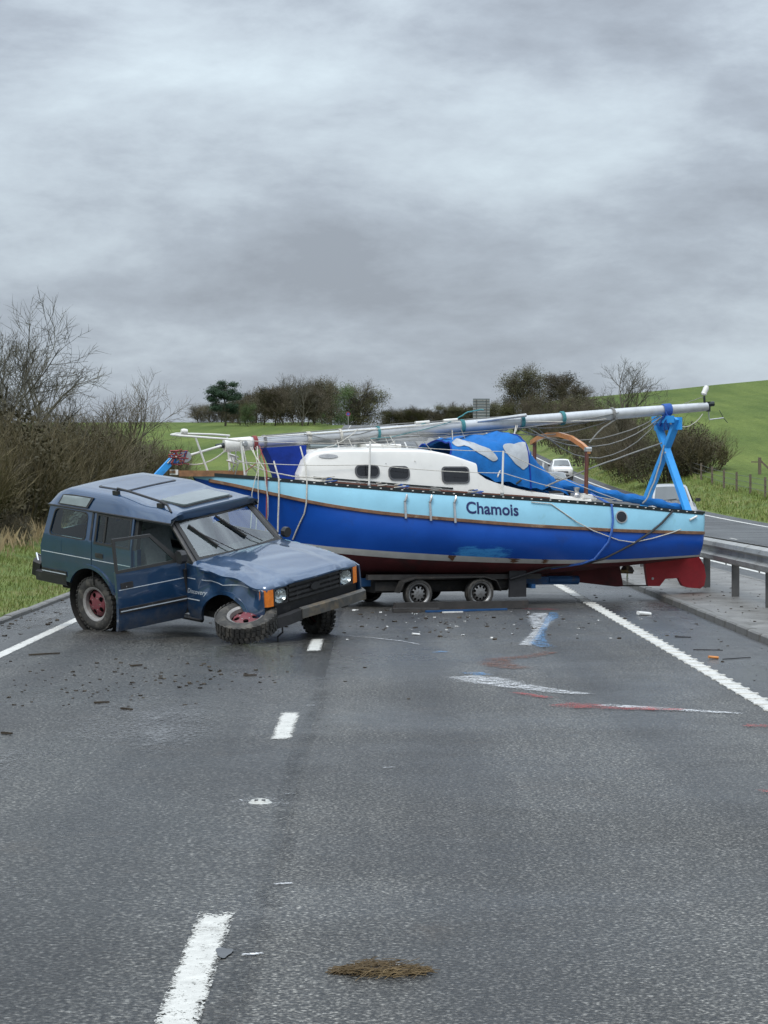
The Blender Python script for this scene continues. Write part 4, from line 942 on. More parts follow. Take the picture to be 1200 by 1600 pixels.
MB().panel([(.95, 1.015), (.965, 1.015), (.965, 1.03), (.95, 1.03)], [], .2, .02, dm(lambda x, z, d: sd(x, z, d-.014))).build('lock', 'chrome', door)
MB().panel([(.85, .985), (1.83, .985), (1.83, .994), (.85, .994)], [], .2, .004, dm(lambda x, z, d: sd(x, z, d-.003))).build('coachline', 'coachline', door)
MB().panel([(.84, .69), (1.835, .69), (1.835, .76), (.84, .76)], [], .2, .02, dm(lambda x, z, d: sd(x, z, d-.012))).build('rubbing_strip', 'trim_black', door)
MB().panel([(.85, .715), (1.83, .715), (1.83, .727), (.85, .727)], [], .2, .004, dm(lambda x, z, d: sd(x, z, d-.017))).build('coachline', 'coachline', door)
MB().panel([(.85, .50), (1.80, .50), (1.80, 1.18), (.85, 1.18)], [], .2, .03, dm(lambda x, z, d: sd(x, z, d+.05))).build('door_card', 'interior_dark', door)
mi = MB().box(Dm @ V((1.74, -.96, 1.28)), (.08, .16, .16), Euler((0, 0, R(80))), bev=.04).build('door_mirror', 'trim_black', door)
MB().bar((1.85, -.85, .62), (1.86, -.90, 1.1), .03, .06).build('door_hinge', 'trim_black', suv)
MB().panel(fdoor_out, [], .09, .05, side(1)).build('passenger_door', 'paint_blue', suv, 30)
pdr = MB().panel(fr_out, [fr_in], .1, .025, side(1)).build('passenger_window_frame', 'rubber_seal', suv)
MB().panel(fr_in, [], .3, .006, lambda x, z, d: side(1)(x, z, d+.012)).build('window_glass', 'glass', pdr)
MB().box((1.84, .95, 1.24), (.07, .13, .13), bev=.04).build('door_mirror', 'trim_black', suv)
# wheels that are still on; the car leans, so the wheels follow it
make_complete_wheel(suv, (0, -.755, .368), AX(-90), .368, .225, .21, 'rim_maroon', 'rim_grey', 5, .19, .60)
make_complete_wheel(suv, (0, .755, .33), AX(90), .368, .225, .21, 'rim_maroon', 'rim_grey', 5, .19, .60, lugs=20)
make_complete_wheel(suv, (2.54, .74, .36), AX(90-20), .368, .225, .21, 'rim_maroon', 'rim_grey', 5, .19, .60)
MB().tube([(0, -.7, .36), (0, .7, .34)], .05, 8).build('rear_axle', 'underbody', suv); MB().tube([(2.54, -.62, .40), (2.54, .7, .36)], .05, 8).build('front_axle', 'underbody', suv)
MB().lathe([(0, .06), (.05, .06), (.06, .0), (.15, 0), (.15, -.02), (0, -.02)], 18, Matrix.Translation((2.54, -.66, .40)) @ Matrix.Rotation(R(-90), 4, 'Z')).build('bare_hub', 'bumper_steel', suv)
# torn-off wheel lying against the car
lw = thing('torn_off_wheel', 'torn off tyre with maroon rim lying tilted under the blue car front wing', 'wheel', (-1.60, 27.62, 0))
Mw = Matrix.Rotation(R(-6), 3, 'Y') @ Matrix.Rotation(R(25), 3, 'X') @ Matrix.Rotation(R(-90), 3, 'Y')
make_wheel(lw, V((0, .10, .265)), Mw, .385, .225, .22, 'rim_maroon', 'rim_grey', 5, .19, .60, lugs=36)

# ------------------------------------------------------------------ sailing boat (x from the bow to the stern, y away from the camera side, z above the road)
BO = (-2.856, 34.89, 0); BR_ = (0, 0, R(22)); L = 8.57
boat = thing('sailing_boat', 'blue sailing boat lettered Chamois with white cabin and red underside on a collapsed trailer', 'boat', BO, BR_)
Tb = [(0, .03), (.05, .28), (.12, .58), (.2, .86), (.3, 1.1), (.4, 1.24), (.5, 1.3), (.6, 1.3), (.7, 1.25), (.8, 1.15), (.9, .98), (1.0, .75)]
Tsh = [(0, 2.092), (.05, 2.06), (.12, 2.01), (.2, 1.945), (.3, 1.872), (.4, 1.806), (.5, 1.748), (.6, 1.695), (.7, 1.64), (.8, 1.58), (.9, 1.51), (1.0, 1.44)]
Tst = [(0, 2.03), (.05, 1.935), (.12, 1.786), (.2, 1.64), (.3, 1.505), (.4, 1.418), (.5, 1.345), (.6, 1.28), (.7, 1.23), (.8, 1.182), (.9, 1.15), (1.0, 1.12)]
Tbt = [(0, 1.22), (.05, 1.16), (.12, 1.075), (.2, .993), (.3, .913), (.4, .85), (.5, .794), (.6, .748), (.7, .72), (.8, .713), (.9, .73), (1.0, .753)]
Tbb = [(0, 1.10), (.05, 1.06), (.12, .985), (.2, .90), (.3, .815), (.4, .751), (.5, .708), (.6, .675), (.7, .655), (.8, .66), (.9, .692), (1.0, .72)]
Tk = [(0, .98), (.05, .86), (.12, .68), (.2, .55), (.3, .45), (.4, .40), (.6, .39), (.7, .43), (.8, .50), (.9, .58), (1.0, .67)]
def hb(t): return cr(Tb, min(t, 1))*(1 if t <= 1 else math.sqrt(max(0, 1-((t-1)/.022)**2)))
def sec(t):
    tt = min(t, 1); b_ = hb(t); fl = .55+.38*ss(0, .3, tt); return [(b_*.985, cr(Tsh, tt)), (b_*1.03+.004, cr(Tst, tt)), (b_*fl, cr(Tbt, tt)), (b_*(fl-.06), cr(Tbb, tt)), (b_*(.40+.2*ss(0, .4, tt)), cr(Tbb, tt)*.38+cr(Tk, tt)*.62), (0, cr(Tk, tt))]
def lerp2(a, b, t): return (a[0]+(b[0]-a[0])*t, a[1]+(b[1]-a[1])*t)
def hull_pt(t, z=None, i=None, a=0, off=0):
    """point of the near side; i = band index, a = 0..1 down the band"""
    s_ = sec(t); p = lerp2(s_[i], s_[i+1], a)
    bulge = {0: .022, 1: .055, 2: .004, 3: .05, 4: .02}[i]*math.sin(a*math.pi)*ss(0, .25, t)*(hb(t)/1.3)
    if i == 1: bulge *= 1.2
    rake = .45*max(0, cr(Tsh, 0)-p[1])*(1-ss(0, .25, t)); tr = .10*(p[1]-.75)*ss(.9, 1.0, t)
    return V((t*L+rake+tr, -(p[0]+bulge+off), p[1]))
TS = [k/40 for k in range(41)]+[1.007, 1.014, 1.019, 1.022]
def band(name, mat, i, n, smooth=60):
    m = MB(); near = [[hull_pt(t, i=i, a=k/n) for k in range(n+1)] for t in TS]
    m.grid(near); m.grid([[V((p.x, -p.y, p.z)) for p in r][::-1] for r in near])
    return m.build(name, mat, boat, smooth)
band('sheer_band', 'hull_light', 0, 4); topsides = band('topsides', 'hull_blue', 1, 8); band('boot_stripe', 'boot_white', 2, 2)
m = MB(); rows = [[hull_pt(t, i=3, a=k/5) for k in range(6)]+[hull_pt(t, i=4, a=k/5) for k in range(1, 6)] for t in TS]
m.grid(rows); m.grid([[V((p.x, -p.y, p.z)) for p in r][::-1] for r in rows]); m.build('bottom', 'antifoul_red', boat, 60)
for s_ in (1, -1):
    TT = [k/48 for k in range(1, 49)]+[1.01, 1.018]
    m = MB(); rr = []
    for t in TT:
        p = hull_pt(t, i=1, a=0); q = V((p.x, p.y*s_, p.z)); o = -s_; rr.append([q+V((0, .01*s_, -.03)), q+V((0, o*.03, -.022)), q+V((0, o*.03, .022)), q+V((0, .01*s_, .03))])
    m.loft(rr); m.build('rubbing_strake', 'wood_strake', boat, 30)
    m = MB(); rr = []
    for t in TT:
        p = hull_pt(t, i=0, a=0); q = V((p.x, p.y*s_, p.z)); o = -s_; rr.append([q+V((0, .03*s_, -.02)), q+V((0, o*.012, -.02)), q+V((0, o*.012, .035)), q+V((0, .03*s_, .035))])
    m.loft(rr); tr_ = m.build('toe_rail', 'toe_rail', boat, 30)
    if s_ == 1:
        m = MB()
        for k in range(46):
            p = hull_pt(.1+.88*k/45, i=0, a=0); m.box(p+V((0, -.013, .012)), (.03, .012, .014))
        m.build('rail_bolt', 'white_plastic', tr_, 0, kind='stuff')
m = MB(); m.grid([[V((hull_pt(t, i=0, a=0).x, -hull_pt(t, i=0, a=0).y*k/6*.985, cr(Tsh, min(t, 1))-.015+.06*(1-(k/6)**2)*hb(t))) for k in range(-6, 7)] for t in TS]); m.build('deck', 'deck_grey', boat, 60)
# fin under the stern, propeller aperture and rudder
def cl(th): return lambda u, w, d: V((u, -th/2+d, w))
MB().prism([(5.2, .42), (6.7, .30), (7.40, .215), (7.52, .22), (7.45, .58), (6.6, .52)], .10, cl(.10)).build('skeg', 'antifoul_red', boat)
MB().bar((7.45, 0, .228), (8.02, 0, .222), .05, .018).build('heel_bar', 'underbody', boat)
rud = [(7.93, .72), (7.96, .45), (8.0, .215), (8.22, .21), (8.33, .33), (8.58, .34), (8.66, .21), (8.78, .175), (9.0, .155), (9.08, .20), (9.115, .36), (9.08, .55), (8.98, .70), (8.86, .76), (8.5, .74)]
rud_o = MB().panel(rud, [], .15, .07, cl(.07)).build('rudder', 'rudder_red', boat, 30)
MB().lathe([(0, .0), (.022, 0), (.022, .012), (0, .012)], 10, Matrix.Translation((8.08, -.037, .34)) @ Matrix.Rotation(R(-90), 4, 'Z')).build('anode', 'steel', rud_o)
pr = MB().tube([(7.5, 0, .47), (7.72, 0, .46)], .035, 8).build('propeller_boss', 'brass', boat)
for k in range(3):
    a = 2*math.pi*k/3+.5; d_ = V((0, math.cos(a), math.sin(a))); t_ = V((.05, -math.sin(a)*.06, math.cos(a)*.06))
    m = MB(); rr = [[V((7.62, 0, .46))+d_*r_+t_*w_*q+V((.012*z_, 0, 0)) for q, z_ in ((-1, 0), (0, 1), (1, 0), (0, -1))] for r_, w_ in ((.03, .4), (.08, 1.0), (.14, 1.1), (.17, .4))]; m.loft(rr); m.build('propeller_blade', 'steel', pr, 60)
# lettering mapped on to the sheer band
vs, fs = text_mesh('Chamois', .28, .006)
x0 = min(v.x for v in vs); x1 = max(v.x for v in vs); m = MB()
def on_band(u, z, off):
    t = u/L; a = (cr(Tsh, t)-z)/(cr(Tsh, t)-cr(Tst, t)); return hull_pt(t, i=0, a=max(0, min(1, a)), off=off)
slope = -.052; m.add([on_band(4.06+(v.x-x0)*.90/(x1-x0), 1.485+v.y*.92+slope*(v.x-x0)*.90/(x1-x0), .004) for v in vs], fs); m.build('lettering', 'letter_navy', boat, 0)
# oval port in the quarter, chain plates, fairlead, waterline scars
def ell(u, z, a, b, n=20): return [(u+a*math.cos(2*math.pi*k/n), z+b*math.sin(2*math.pi*k/n)) for k in range(n)]
ob = lambda off: (lambda u, z, d: on_band(u, z, off-d))
MB().panel(ell(6.88, 1.405, .118, .103), [ell(6.88, 1.405, .10, .086)], .1, .02, ob(.014)).build('port_rim', 'steel', boat)
MB().panel(ell(6.88, 1.405, .104, .09), [], .1, .01, ob(.006)).build('port_light', 'window_black', boat)
for u in (3.06, 3.46, 3.86):
    t = u/L; cp = MB().bar(on_band(u, 1.68-.03*(u-3.06), .018), hull_pt(t, i=0, a=.995, off=.04)+V((0, 0, -.05)), .035, .014, (0, 1, 0)).build('chain_plate', 'steel', boat)
    MB().tube([on_band(u, 1.67-.03*(u-3.06), .03), on_band(u+.02, 1.735-.03*(u-3.06), .05), on_band(u+.03, 1.78-.03*(u-3.06), .05)], [.018, .022, .012], 7).build('shackle', 'steel', cp)
MB().tube([on_band(8.28, 1.34, .02), on_band(8.42, 1.40, .03)], .018, 7).build('exhaust_stub', 'white_plastic', boat)
for u, s_ in ((3.9, .11), (4.95, .14), (5.5, .09)):
    t = u/L; MB().panel([(u+s_*math.cos(k*.628)*(.6+.5*math.sin(k*2.3+u)), .02+.07*math.sin(k*.628)*(1+.3*math.cos(k*3.1))) for k in range(10)], [], .1, .006, lambda uu, a, d: hull_pt(uu/L, i=2, a=max(0, min(1, .5-a*7)), off=.010-d)).build('scar', 'wood_strake', boat)
# coachroof
Tc = [(1.52, 2.0), (1.62, 2.26), (1.78, 2.41), (2.05, 2.465), (2.6, 2.48), (3.6, 2.47), (3.95, 2.42), (4.2, 2.35), (4.45, 2.27)]
def cab_half(u): return .60+.36*ss(1.3, 2.6, u)
def cab_side(u, z):
    zb = cr(Tsh, u/L); h_ = cab_half(u); return h_-.24*max(0, (z-zb))*(.55+.2*(z-zb))
rows = []
for k in range(31):
    u = 1.55+2.90*k/30; zt = cr(Tc, u); zb = cr(Tsh, u/L)-.03; h_ = cab_half(u); row = []
    tops = zt-.09; yb = cab_side(u, tops)
    half = [(h_, zb), (cab_side(u, zb+(tops-zb)*.5), zb+(tops-zb)*.5), (yb, tops), (yb-.02, zt-.035), (yb-.06, zt-.006), (yb-.14, zt), (yb*.5, zt+.03), (0, zt+.045)]
    row = [(u, -a, b) for a, b in half]+[(u, a, b) for a, b in half[-2::-1]]; rows.append(row)
cab = MB().loft(rows, True, False); n = len(rows[0]); cab.f.append(tuple(range(n))[::-1]); cab.f.append(tuple(range(len(rows)*n-n, len(rows)*n)))
cabo = cab.build('coachroof', 'gelcoat', boat, 24)
Tco = [(4.3, 2.24), (4.45, 2.13), (4.6, 2.02), (5.1, 1.88), (5.7, 1.79), (6.2, 1.735), (6.6, 1.69)]
for s_ in (-1, 1):
    rr = []
    for k in range(22):
        u = 4.40+2.16*k/21; zt = cr(Tco, u); zb = cr(Tsh, u/L)-.03; h_ = .96-.20*ss(4.3, 6.5, u); top = max(zt, zb+.04); yi = h_-.24*(top-zb)*.6
        rr.append([(u, s_*h_, zb), (u, s_*yi, top-.02), (u, s_*(yi-.03), top), (u, s_*(yi-.12), top), (u, s_*(yi-.14), zb)])
    MB().loft(rr).build('cockpit_coaming', 'gelcoat', boat, 40)
    m = MB(); m.loft([[V((u, s_*(cab_half(u)+.025 if u < 4.4 else .985-.20*ss(4.3, 6.5, u)), cr(Tsh, u/L)+.035))+V(q) for q in ((0, -.022, -.03), (0, .022, -.03), (0, .022, .03), (0, -.022, .03))] for u in [2.0+.25*k for k in range(16)]]); m.build('grab_batten', 'wood_dark', boat)
def cs(u, z, d): return V((u, -(cab_side(u, z)+.002-d), z))
for (u0, u1, z0, z1, r_) in ((2.36, 2.76, 2.035, 2.24, .085), (2.91, 3.27, 1.995, 2.22, .085), (3.82, 4.30, 1.945, 2.215, .07)):
    MB().panel(rrect(u0, u1, z0, z1, r_), [rrect(u0+.025, u1-.025, z0+.025, z1-.025, r_*.75)], .1, .03, lambda u, z, d: cs(u, z, d-.014)).build('window_frame', 'window_frame', cabo)
    MB().panel(rrect(u0+.02, u1-.02, z0+.02, z1-.02, r_*.8), [], .1, .01, lambda u, z, d: cs(u, z, d-.006)).build('window', 'window_black', cabo)
MB().panel(ell(1.98, 2.37, .14, .032), [], .1, .01, lambda u, z, d: cs(u, z+.0, d-.012)).build('vent', 'steel', cabo)
gr_ = MB().bar((2.28, -.72, 2.455), (3.5, -.76, 2.445), .03, .03).build('handrail', 'toe_rail', cabo)
for k in range(7): MB().box((2.34+k*.185, -.736-.004*k, 2.447), (.03, .02, .02)).build('handrail_foot', 'white_plastic', gr_)
m = MB(); m.loft([[V((u, -(cab_side(u, cr(Tsh, u/L)+.10)+.006), cr(Tsh, u/L)+.10))+V(q) for q in ((0, .01, -.012), (0, -.01, -.012), (0, -.01, .012), (0, .01, .012))] for u in [1.75+.25*k for k in range(10)]]); m.build('rub_line', 'toe_rail', cabo)
MB().box((3.1, 0, 2.54), (.6, .55, .07), bev=.025).build('sliding_hatch', 'gelcoat', cabo); MB().box((2.1, 0, 2.53), (.45, .45, .06), bev=.02).build('fore_hatch', 'sunroof_glass', cabo)
MB().panel(rrect(-.35, .35, 1.6, 2.42, .04), [], .3, .03, lambda y, z, d: V((4.475-d, y, z-.14))).build('companionway_door', 'wood_varnish', cabo)
MB().box((6.52, -.62, 1.72), (.30, .22, .10), Euler((0, .1, .3)), bev=.03).build('winch_pad', 'gelcoat', boat)
wi = MB(); wi.lathe([(0, .12), (.05, .12), (.055, .10), (.04, .07), (.045, .02), (.06, 0)], 14, Matrix.Translation((6.30, -.72, 1.76)) @ Matrix.Rotation(R(-90), 4, 'Y')); wi.build('winch', 'steel', boat)
MB().tube([(5.15, -.86, 1.94), (5.22, -.90, 2.0)], .018, 6).build('cleat', 'toe_rail', boat)
# spray hood over the companionway
Hd = [(4.05, 4.14, .70, 2.36, 2.66), (4.35, 4.35, .80, 2.20, 2.72), (4.78, 4.74, .86, 2.0, 2.76), (5.12, 5.05, .86, 1.96, 2.80), (5.40, 5.36, .85, 1.92, 2.80), (5.66, 5.60, .78, 1.88, 2.48), (5.82, 5.8, .70, 1.87, 2.30), (6.05, 6.05, .55, 1.83, 2.08), (6.35, 6.3, .36, 1.76, 1.92)]
Hc = [[(i, h_[j]) for i, h_ in enumerate(Hd)] for j in range(5)]
def hood(i, a, off=0):
    """i along the hoops, a = -1 (near foot) .. 1"""
    ub, ua, w_, zb, za = [cr(q, i) for q in Hc]; th = a*math.pi/2; s_ = math.copysign(abs(math.sin(th))**.62, a); c_ = max(0, math.cos(th))**.66
    sagz = .03*math.sin(i*math.pi*1.0)**2*c_+.014*math.sin(7*a+i*2)+.05*noise.noise(V((i*1.1, a*3.5, 4.2)))+.07*abs(noise.noise(V((i*1.7+a*2, a*2.2, 8.2))))+.03*abs(math.sin(i*2.4+a*5))*(1-a*a)+.022*noise.noise(V((i*3.1, a*8, 1.2)))
    return V((ub+(ua-ub)*c_, s_*w_, zb+(za-zb)*c_-sagz)) + V((0, s_*off, c_*off*.7))
MB().grid([[hood(i*.25, a/14) for a in range(-14, 15)] for i in range(33)]).build('spray_hood', 'canvas_blue', boat, 60)
def patch(pts, off=.012): return MB().panel(chaikin(pts), [], .12, .004, lambda i, a, d: hood(i, a, off-d))
patch([(.15, -.42), (.4, -.30), (1.1, -.38), (1.9, -.60), (2.25, -.80), (2.05, -.86), (1.4, -.74), (.5, -.55)]).build('hood_window', 'vinyl', boat, 60)
patch([(2.55, -.56), (3.0, -.50), (4.0, -.53), (4.25, -.60), (4.0, -.84), (3.6, -.90), (3.1, -.84)]).build('hood_window', 'vinyl', boat, 60)
MB().tube([hood(4.05, a/10, .01) for a in range(-10, 11)], .012, 6).build('hood_hoop', 'canvas_navy', boat)
MB().tube([hood(0, a/10, .0) for a in range(-10, 11)], .014, 6).build('hood_hem', 'canvas_navy', boat)
# cover bundle running aft over the cockpit
rb_ = [V((6.0, -.15, 1.93)), V((6.35, -.30, 1.90)), V((6.7, -.40, 1.83)), V((7.0, -.42, 1.77)), V((7.35, -.42, 1.71)), V((7.7, -.42, 1.66)), V((8.05, -.40, 1.60)), V((8.4, -.38, 1.53)), V((8.55, -.36, 1.50))]
m = MB(); rr = []
for i in range(33):
    q = i/4; k = min(int(q), 7); p = rb_[k].lerp(rb_[k+1], q-k); rad = (.13-.006*q)*(1+.12*math.sin(i*1.9)); rr.append([p+V((0, math.cos(j*math.pi/5)*rad*(1.2+.15*math.sin(i*.9+j*2)), math.sin(j*math.pi/5)*rad*(.72+.12*math.sin(i*1.3+j)))) for j in range(10)])
m.loft(rr); m.build('cover_bundle', 'canvas_blue', boat, 60)
# gallows arch
for (u, v_, z0, z1) in ((6.48, -.70, 1.66, 2.50), (6.22, .70, 1.70, 2.66)): MB().tube([(u, v_, z0), (u+.02, v_, z1)], .035, 8).build('gallows_post', 'wood_dark', boat)
ga = [V((6.52, -.74, 2.47)), V((6.47, -.60, 2.57)), V((6.40, -.35, 2.69)), V((6.33, -.05, 2.755)), V((6.27, .25, 2.755)), V((6.22, .5, 2.71)), V((6.20, .74, 2.63))]
m = MB(); m.loft([[p+V(q) for q in ((-.03, 0, -.04), (.03, 0, -.04), (.03, 0, .035), (-.03, 0, .035))] for p in ga]); m.build('gallows_arch', 'wood_varnish', boat, 50)
MB().box((6.51, -.72, 2.50), (.10, .09, .07), bev=.02).build('gallows_cap', 'steel', boat)
MB().tube([(6.05, -.1, 1.95), (6.06, -.1, 2.12)], .022, 8).build('tiller_post', 'wood_plank', boat)
# stanchions, lifelines, pulpit
for (u, v_, z0, z1) in ((2.54, -1.03, 1.87, 2.60), (4.72, -1.24, 1.74, 2.46), (2.54, 1.03, 1.87, 2.6), (4.72, 1.24, 1.74, 2.46), (6.6, 1.18, 1.62, 2.3)):
    sn = MB().tube([(u, v_, z0), (u+.03, v_*.985, z1)], .017, 8).build('stanchion', 'white_plastic', boat); MB().tube([(u, v_, z0), (u, v_, z0+.06)], .03, 8).build('socket', 'steel', sn)
for z in (2.58, 2.24): MB().tube(sag((.6, -.42, z+.04), (2.56, -1.02, z), .03)+sag((2.56, -1.02, z), (4.75, -1.225, z-.13), .03)[1:]+sag((4.75, -1.225, z-.13), (6.9, -1.17, 1.66), .04)[1:], .006, 5).build('lifeline', 'rope_white', boat)
MB().tube(sag((.6, .42, 2.66), (2.56, 1.02, 2.6), .03)+sag((2.56, 1.02, 2.6), (4.75, 1.225, 2.46), .03)[1:], .006, 5).build('lifeline', 'rope_white', boat)
pul = [(.72, -.34, 2.60), (.45, -.27, 2.635), (.1, -.20, 2.66), (-.22, -.12, 2.685), (-.34, 0, 2.70), (-.22, .12, 2.72), (.1, .20, 2.72), (.45, .27, 2.715), (.72, .34, 2.70)]
MB().tube(pul, .017, 7).build('pulpit', 'white_plastic', boat)
for a, b in (((.68, -.34, 2.60), (.74, -.36, 2.06)), ((.68, .34, 2.68), (.74, .36, 2.06)), ((.0, -.17, 2.66), (.22, -.14, 2.1))): MB().tube([a, b], .016, 7).build('pulpit_leg', 'white_plastic', boat)
MB().lathe([(0, .05), (.035, .05), (.045, .0), (.035, -.05), (0, -.05)], 12, Matrix.Translation((-.16, -.10, 2.75))).build('bow_lamp', 'white_plastic', boat)
MB().box((.20, -.02, 2.125), (1.05, .30, .045)).build('bowsprit_plank', 'wood_plank', boat); MB().box((.28, -.19, 2.10), (1.1, .035, .09)).build('bowsprit_side', 'wood_plank', boat)
MB().box((-.30, -.02, 2.12), (.04, .32, .08)).build('bowsprit_end', 'white_plastic', boat)
dr = MB(); dr.lathe([(0, .06), (.085, .06), (.085, .045), (.05, .04), (.05, -.04), (.085, -.045), (.085, -.06), (0, -.06)], 18, Matrix.Translation((.62, -.12, 2.33)) @ Matrix.Rotation(R(-70), 4, 'Y')); dr.build('furling_drum', 'white_plastic', boat)
bc = MB().prism([(1.08, 2.50), (1.74, 2.545), (1.74, 1.98), (1.30, 1.97), (1.24, 2.16)], .30, lambda u, w, d: V((u, -.40+d, w))); bc.build('canvas_dodger', 'canvas_navy', boat)

# ------------------------------------------------------------------ lowered mast lashed along the deck
mast = thing('lowered_mast', 'long grey aluminium mast lowered along the boat with ropes and rigging lashed to it', 'mast', BO, BR_)
A, B_ = V((.54, 0, 2.54)), V((9.16, 0, 3.25)); ax = (B_-A).normalized()
MB().tube([A, A+ax*.5, A+ax*4, A+ax*7.3, B_], [.078, .078, .078, .072, .058], 16, True, 1.25).build('spar', 'alloy', mast)
MB().tube([A-ax*.02, A+ax*.42], .088, 16, True, 1.22).build('mast_foot', 'white_plastic', mast)
for x_, r_ in ((.28, .05), (.20, .0)):
    if r_: MB().lathe([(0, .03), (.03, .03), (.035, .015), (.055, .012), (.06, 0)], 14, Matrix.Translation(A+ax*x_+V((0, -.10, 0))) @ Matrix.Rotation(R(-90), 4, 'Z')).build('winch', 'steel', mast)
MB().tube([A-ax*.16, A-ax*.02], [.03, .045], 8).build('foot_fitting', 'toe_rail', mast)
MB().tube([(1.55, .14, 2.56), (4.0, .10, 2.70)], .052, 12, True, 1.2).build('boom', 'alloy', mast)
MB().tube([(.70, .14, 2.50), (5.2, .14, 2.83)], .028, 8).build('furling_foil', 'alloy', mast)
MB().tube([A+ax*2.0+V((0, .05, -.12)), A+ax*4.9+V((0, .05, -.10))], .035, 8).build('spinnaker_pole', 'alloy', mast)
MB().tube([A+ax*4.3+V((0, -.06, .06)), A+ax*5.15+V((0, -.14, .10))], [.022, .03], 8).build('spreader', 'alloy', mast)
for x_ in (3.35, 3.85): MB().box(A+ax*x_+V((0, 0, .115)), (.24, .07, .05), Euler((0, R(-4.7), 0)), bev=.015).build('cleat', 'white_plastic', mast)
MB().box(B_+V((.02, 0, 0)), (.05, .07, .17)).build('masthead', 'toe_rail', mast)
MB().tube([B_+V((.02, 0, .04)), B_+V((.12, -.02, .05))], .042, 8).build('masthead_sheave', 'toe_rail', mast)
MB().tube([B_+V((-.05, 0, .05)), B_+V((-.06, 0, .18))], .02, 6).build('lamp_bracket', 'toe_rail', mast)
ml = MB(); ml.lathe([(0, .12), (.035, .11), (.05, .06), (.045, .0), (.05, -.04), (.03, -.06), (0, -.06)], 12, Matrix.Translation(B_+V((-.05, 0, .25))) @ Matrix.Rotation(R(-65), 4, 'Y')); ml.build('masthead_lamp', 'white_plastic', mast)
MB().tube([B_+V((.02, 0, -.05)), B_+V((.04, 0, -.22)), B_+V((.30, -.03, -.19))], .012, 6).build('wind_vane_arm', 'steel', mast)
MB().tube([B_+V((.22, -.03, -.06)), B_+V((.30, -.03, -.19)), B_+V((.38, -.03, -.27))], .006, 5).build('wind_vane', 'toe_rail', mast)
def lash(x_, mat, k=3, r=.095):
    m = MB(); pts = []
    for j in range(k*12+1):
        a = j*math.pi/6; pts.append(A+ax*(x_+.022*j/12)+V((0, math.cos(a)*r, math.sin(a)*r*1.15)))
    m.tube(pts, .011, 5); m.build('lashing', mat, mast)
for x_, mt, k in ((.45, 'rope_red', 3), (.62, 'rope_grey', 2), (1.35, 'rope_white', 3), (1.9, 'rope_white', 2), (2.55, 'rope_teal', 2), (4.02, 'rope_teal', 3), (5.1, 'rope_teal', 3), (5.85, 'rope_teal', 3), (6.8, 'rope_grey', 2), (7.78, 'rope_blue', 7)): lash(x_, mt, k, .095 if x_ < 7 else .085)
rnd = random.Random(3)
def mp_(x_, dy=0, dz=0): return A+ax*x_+V((0, dy, dz))
for i, (a, b, dr_, mt, rad) in enumerate((
    (mp_(.5, -.08, .09), mp_(4.0, -.08, .08), .02, 'rope_white', .010), (mp_(.6, 0, .10), mp_(5.2, 0, .10), -.02, 'rope_grey', .008), (mp_(2.6, -.09, -.03), mp_(6.9, -.08, .02), .10, 'rope_grey', .008),
    (mp_(5.2, -.05, -.09), mp_(7.75, -.05, -.10), .42, 'rope_grey', .010), (mp_(5.0, .0, -.09), mp_(7.7, 0, -.10), .30, 'rope_grey', .010), (mp_(5.4, .05, -.09), mp_(7.8, .05, -.09), .62, 'rope_grey', .009), (mp_(4.6, 0, -.1), mp_(6.8, .02, -.09), .16, 'rope_grey', .008),
    (mp_(6.9, -.05, -.08), (6.85, -.1, 2.62), -.05, 'rope_grey', .012), (mp_(7.9, 0, -.1), mp_(8.55, -.02, -.12), .20, 'rope_white', .007), (mp_(8.0, 0, -.1), mp_(8.05, 0, -.42), 0, 'rope_white', .006), (mp_(8.2, 0, .08), mp_(8.6, 0, .18), .0, 'rope_grey', .006),
    (mp_(3.9, 0, .08), mp_(4.4, -.1, .24), -.06, 'rope_teal', .012), (mp_(2.4, -.07, -.06), (3.2, -.5, 2.62), .1, 'rope_white', .006),
    (mp_(2.2, -.08, .09), (1.75, -.45, 2.48), .1, 'rope_white', .006), (mp_(5.0, -.08, -.06), (4.75, -1.0, 2.05), .06, 'rope_white', .013), (mp_(5.02, -.08, -.06), (4.80, -1.0, 1.86), .02, 'rope_white', .007),
    ((5.7, -.8, 1.9), mp_(7.75, -.03, -.55), -.02, 'rope_grey', .014), (mp_(7.8, -.02, -.6), (7.4, -.95, 1.62), .15, 'rope_grey', .014))):
    MB().tube(wob(sag(a, b, dr_), .006, i), rad, 5).build('rigging_line', mt, mast)
r9 = random.Random(12)
for i in range(16):
    x0 = r9.uniform(.5, 5.2); x1 = x0+r9.uniform(.5, 1.6); s1 = r9.uniform(-.09, .09); MB().tube(wob(sag(mp_(x0, s1-.02, r9.uniform(-.10, .11)), mp_(x1, s1, r9.uniform(-.10, .11)), r9.uniform(-.02, .10), 8), .012, 60+i), r9.uniform(.005, .010), 5).build('rigging_line', ['rope_white', 'rope_grey', 'rope_grey', 'rope_teal'][i % 4], mast)
for i in range(10):
    x0 = r9.uniform(.9, 4.2); MB().tube(wob(sag(mp_(x0, -.08, -.05), (x0+.54+r9.uniform(-.35, .35), -r9.uniform(.5, .95), cr(Tsh, (x0+.5)/L)+r9.uniform(.05, .5)), r9.uniform(.0, .12), 6), .01, 90+i), .006, 4).build('loose_line', ['rope_white', 'rope_grey'][i % 2], mast)
for i in range(9):                                   # coils and knots of line on the side deck
    u = r9.uniform(1.4, 5.6); v_ = -(hb(u/L)*.86); z_ = cr(Tsh, u/L)+.03; MB().tube([V((u+.09*math.cos(k*.9)*(1+.3*math.sin(k)), v_+.06*math.sin(k*.9), z_+.006*k)) for k in range(13)], .009, 5).build('rope_coil', ['rope_white', 'rope_grey', 'rope_blue'][i % 3], mast)
